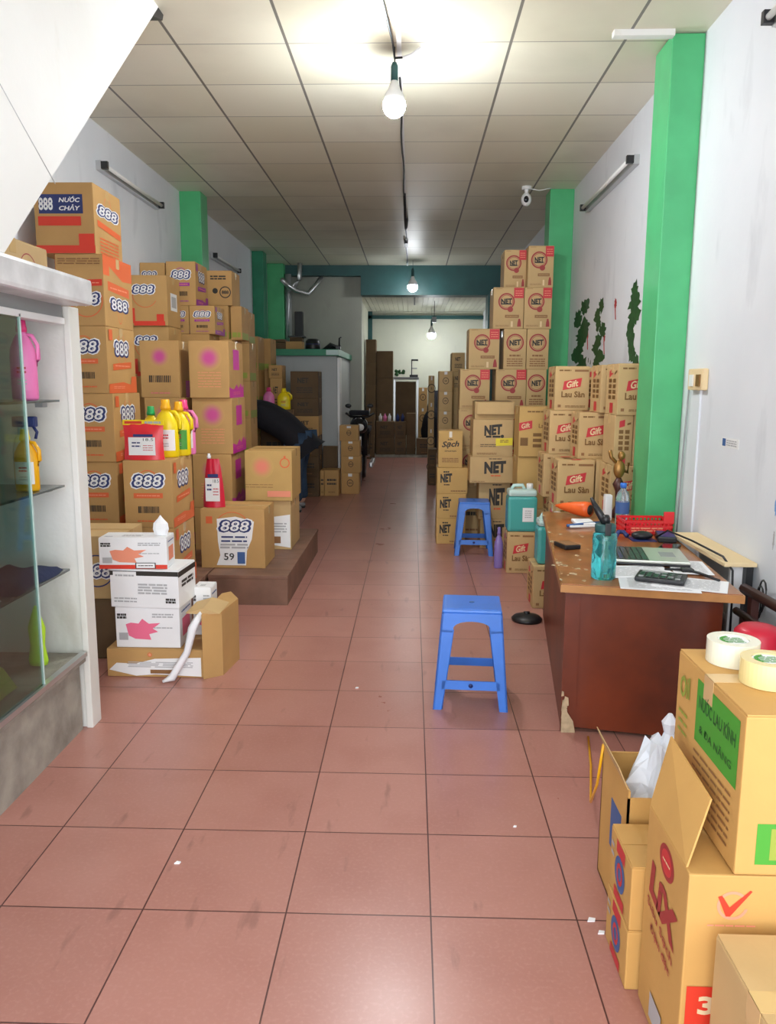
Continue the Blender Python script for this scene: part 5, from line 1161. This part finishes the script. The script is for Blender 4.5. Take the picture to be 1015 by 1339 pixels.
for x, y in ((1.42, 3.20), (1.42, 2.42), (1.36, 3.12), (1.36, 2.42)): MB().box(x-.016, x+.016, y-.018, y+.018, 0, .58 if x > 1.40 else .51, 'dark_wood').build('leg', ch)
MB().box(1.34, 1.44, 2.4, 3.2, .30, .33, 'dark_wood', .006).build('seat', ch)
rs = thing('red_bucket', 'round crimson plastic stool top showing behind the tape rolls', 'stool', (1.25, 2.76, 0)); MB().lathe([(.085, 0), (.088, .02), (.083, .50), (.08, .575), (.06, .595), (.02, .60)], 'crimson_plastic', c=(1.25, 2.76, 0), n=28).build('stool_shell', rs)

# ------------------------------------------------------------------ foreground cartons, right
GF = None
lx = carton(.556, .96, 1.435, 0, .50, .265, lix, 'tall red-lettered carton in the right foreground under the cleaner carton', None, 'kraft_near', open_top=True, tape=False)
carton(.64, .98, 1.43, .50, .832, .38, cleaner, 'large carton with green label carrying two tape rolls', None, 'kraft_near')
fl = MB(); a = Vector((.556, 1.46, .505)); q = Vector((.556, 1.70, .505))
fl.add([(.556, 1.455, .498), (.556, 1.695, .498), (.606, 1.735, .645), (.612, 1.50, .62), (.560, 1.455, .498), (.560, 1.695, .498), (.610, 1.735, .645), (.616, 1.50, .62)], [(0, 1, 2, 3), (7, 6, 5, 4), (0, 4, 5, 1), (1, 5, 6, 2), (2, 6, 7, 3), (3, 7, 4, 0)], 'kraft_near')
fo = fl.build('raised_flap', lx); fo['label'] = 'upright open side flap'
bb = 'blue and red disc cartons at the lower right'
carton(.528, .80, 1.715, 0, .158, .19, bluered, 'lower carton with blue and red disc behind the red-lettered carton', bb, 'kraft_near', tape=False)
carton(.530, .80, 1.715, .158, .325, .19, bluered, 'upper carton with blue and red disc behind the red-lettered carton', bb, 'kraft_near', tape=False)
oc = thing('open_carton', 'open carton with plastic lining behind the disc cartons', 'cardboard box', (.70, 2.12, 0))
MB().box(.575, .90, 1.93, 1.936, 0, .38, 'kraft_near').box(.575, .581, 1.93, 2.20, 0, .40, 'kraft_near').box(.575, .90, 2.194, 2.20, 0, .38, 'kraft_near').box(.894, .90, 1.93, 2.20, 0, .38, 'kraft_near').box(.575, .9, 1.93, 2.20, 0, .006, 'kraft_near').build('box_body', oc)
MB().prism([(.578, .40), (.552, .46), (.549, .46), (.575, .40)], 1.94, 2.19, 'kraft_pale', axis='y').build('flap', oc)
MB().box(.5735, .5748, 1.98, 2.08, .16, .3, 'ink_blue').build('printing', oc)
pb = thing('plastic_bag', 'white plastic bag bunched between the desk and the cleaner carton', 'bag', (.70, 2.1, .007))
sk = MB(); r = random.Random(3); n = 26; k = 12; vs = []; fs = []
for j in range(k+1):
    v = j/k; q = (.6+.5*math.sin(PI*min(1, v+.1)))*(1 if v < .8 else 1-(v-.8)*1.5)
    for i in range(n): a = 2*PI*i/n; e = 1+.16*math.sin(4*a+j*.9)+.09*math.sin(9*a+1.7*j)+.08*math.sin(7*a-j)+.05*r.uniform(-1, 1); vs.append((.70+.105*q*e*math.cos(a), 2.06+.11*q*e*math.sin(a), .007+.46*v+.025*math.sin(5*a+j)))
for j in range(k):
    for i in range(n): fs.append((j*n+i, j*n+(i+1) % n, (j+1)*n+(i+1) % n, (j+1)*n+i))
fs.append(list(range(n))[::-1]); fs.append([k*n+i for i in range(n)]); sk.add(vs, fs, 'bag_white', False); sk.build('bag_body', pb)
MB().lathe([(.05, -.02), (.022, .02), (.014, .045), (.022, .075), (.006, .10)], 'bag_white', c=(.715, 2.06, .46), n=7, smooth=False).build('knotted_handles', pb)
tag(MB().tube([(.745, 3.10, .005), (.70, 2.85, .006), (.62, 2.50, .05), (.575, 2.25, .25), (.572, 2.19, .405)], .0045, 'orange_plastic', 6).build('packing_strap'), 'yellow packing strap trailing from the open carton to the floor', 'strap')
carton(.60, .98, 1.05, 0, .40, .345, None, 'worn pale carton at the bottom right corner', None, 'kraft_pale')
def roll(lb, x, y, zz_, m, r_=.062, h_=.06):
    t = thing('tape_roll', lb, 'tape roll', (x, y, zz_), 'packing tape rolls')
    MB().lathe([(r_*.6, 0), (r_, 0), (r_, h_), (r_*.6, h_), (r_*.6, 0)], m, c=(x, y, zz_), n=40, close=False, smooth=False).build('tape_winding', t)
    c_ = MB().lathe([(r_*.595, .001), (r_*.595, h_-.003), (r_*.02, h_-.003)], 'paper', c=(x, y, zz_), n=32, close=False, smooth=False)
    F = Face(c_, (x-r_*.5, y-r_*.5, zz_+h_-.003), (1, 0, 0), (0, 1, 0), r_, r_); F.lines(.5, .5, .8, .7, 'ink_green', 5, 3, 2, .5); F.arc(.5, .5, .52, .14, 'ink_green', 100, 220); c_.build('core_label', t)
roll('white packing tape roll standing farther back on the cleaner carton', .728, 1.725, .8325, 'roll_white', .056, .052)
roll('yellowish packing tape roll nearer on the cleaner carton', .752, 1.60, .8325, 'roll_yellow', .056, .052)
for i, (x, y, s, lb) in enumerate(((.505, 1.965, .012, 'larger white crumb on the floor by the disc cartons'), (.52, 1.915, .010, 'white crumb on the floor nearest the disc cartons'), (-.70, 2.18, .009, 'pale crumb on the tile left of centre'), (.355, 2.42, .006, 'tiny pale crumb on the tile below the foreground stool'), (-.25, 3.6, .008, 'light speck on the floor left of the foreground stool'))):
    tag(MB().prism([(x-s, y-s*.6), (x+s*.7, y-s*.5), (x+s, y+s*.4), (x-s*.4, y+s*.7)], 0, .004, 'paper').build('floor_crumb'), lb, 'crumb', 'crumbs on the floor')
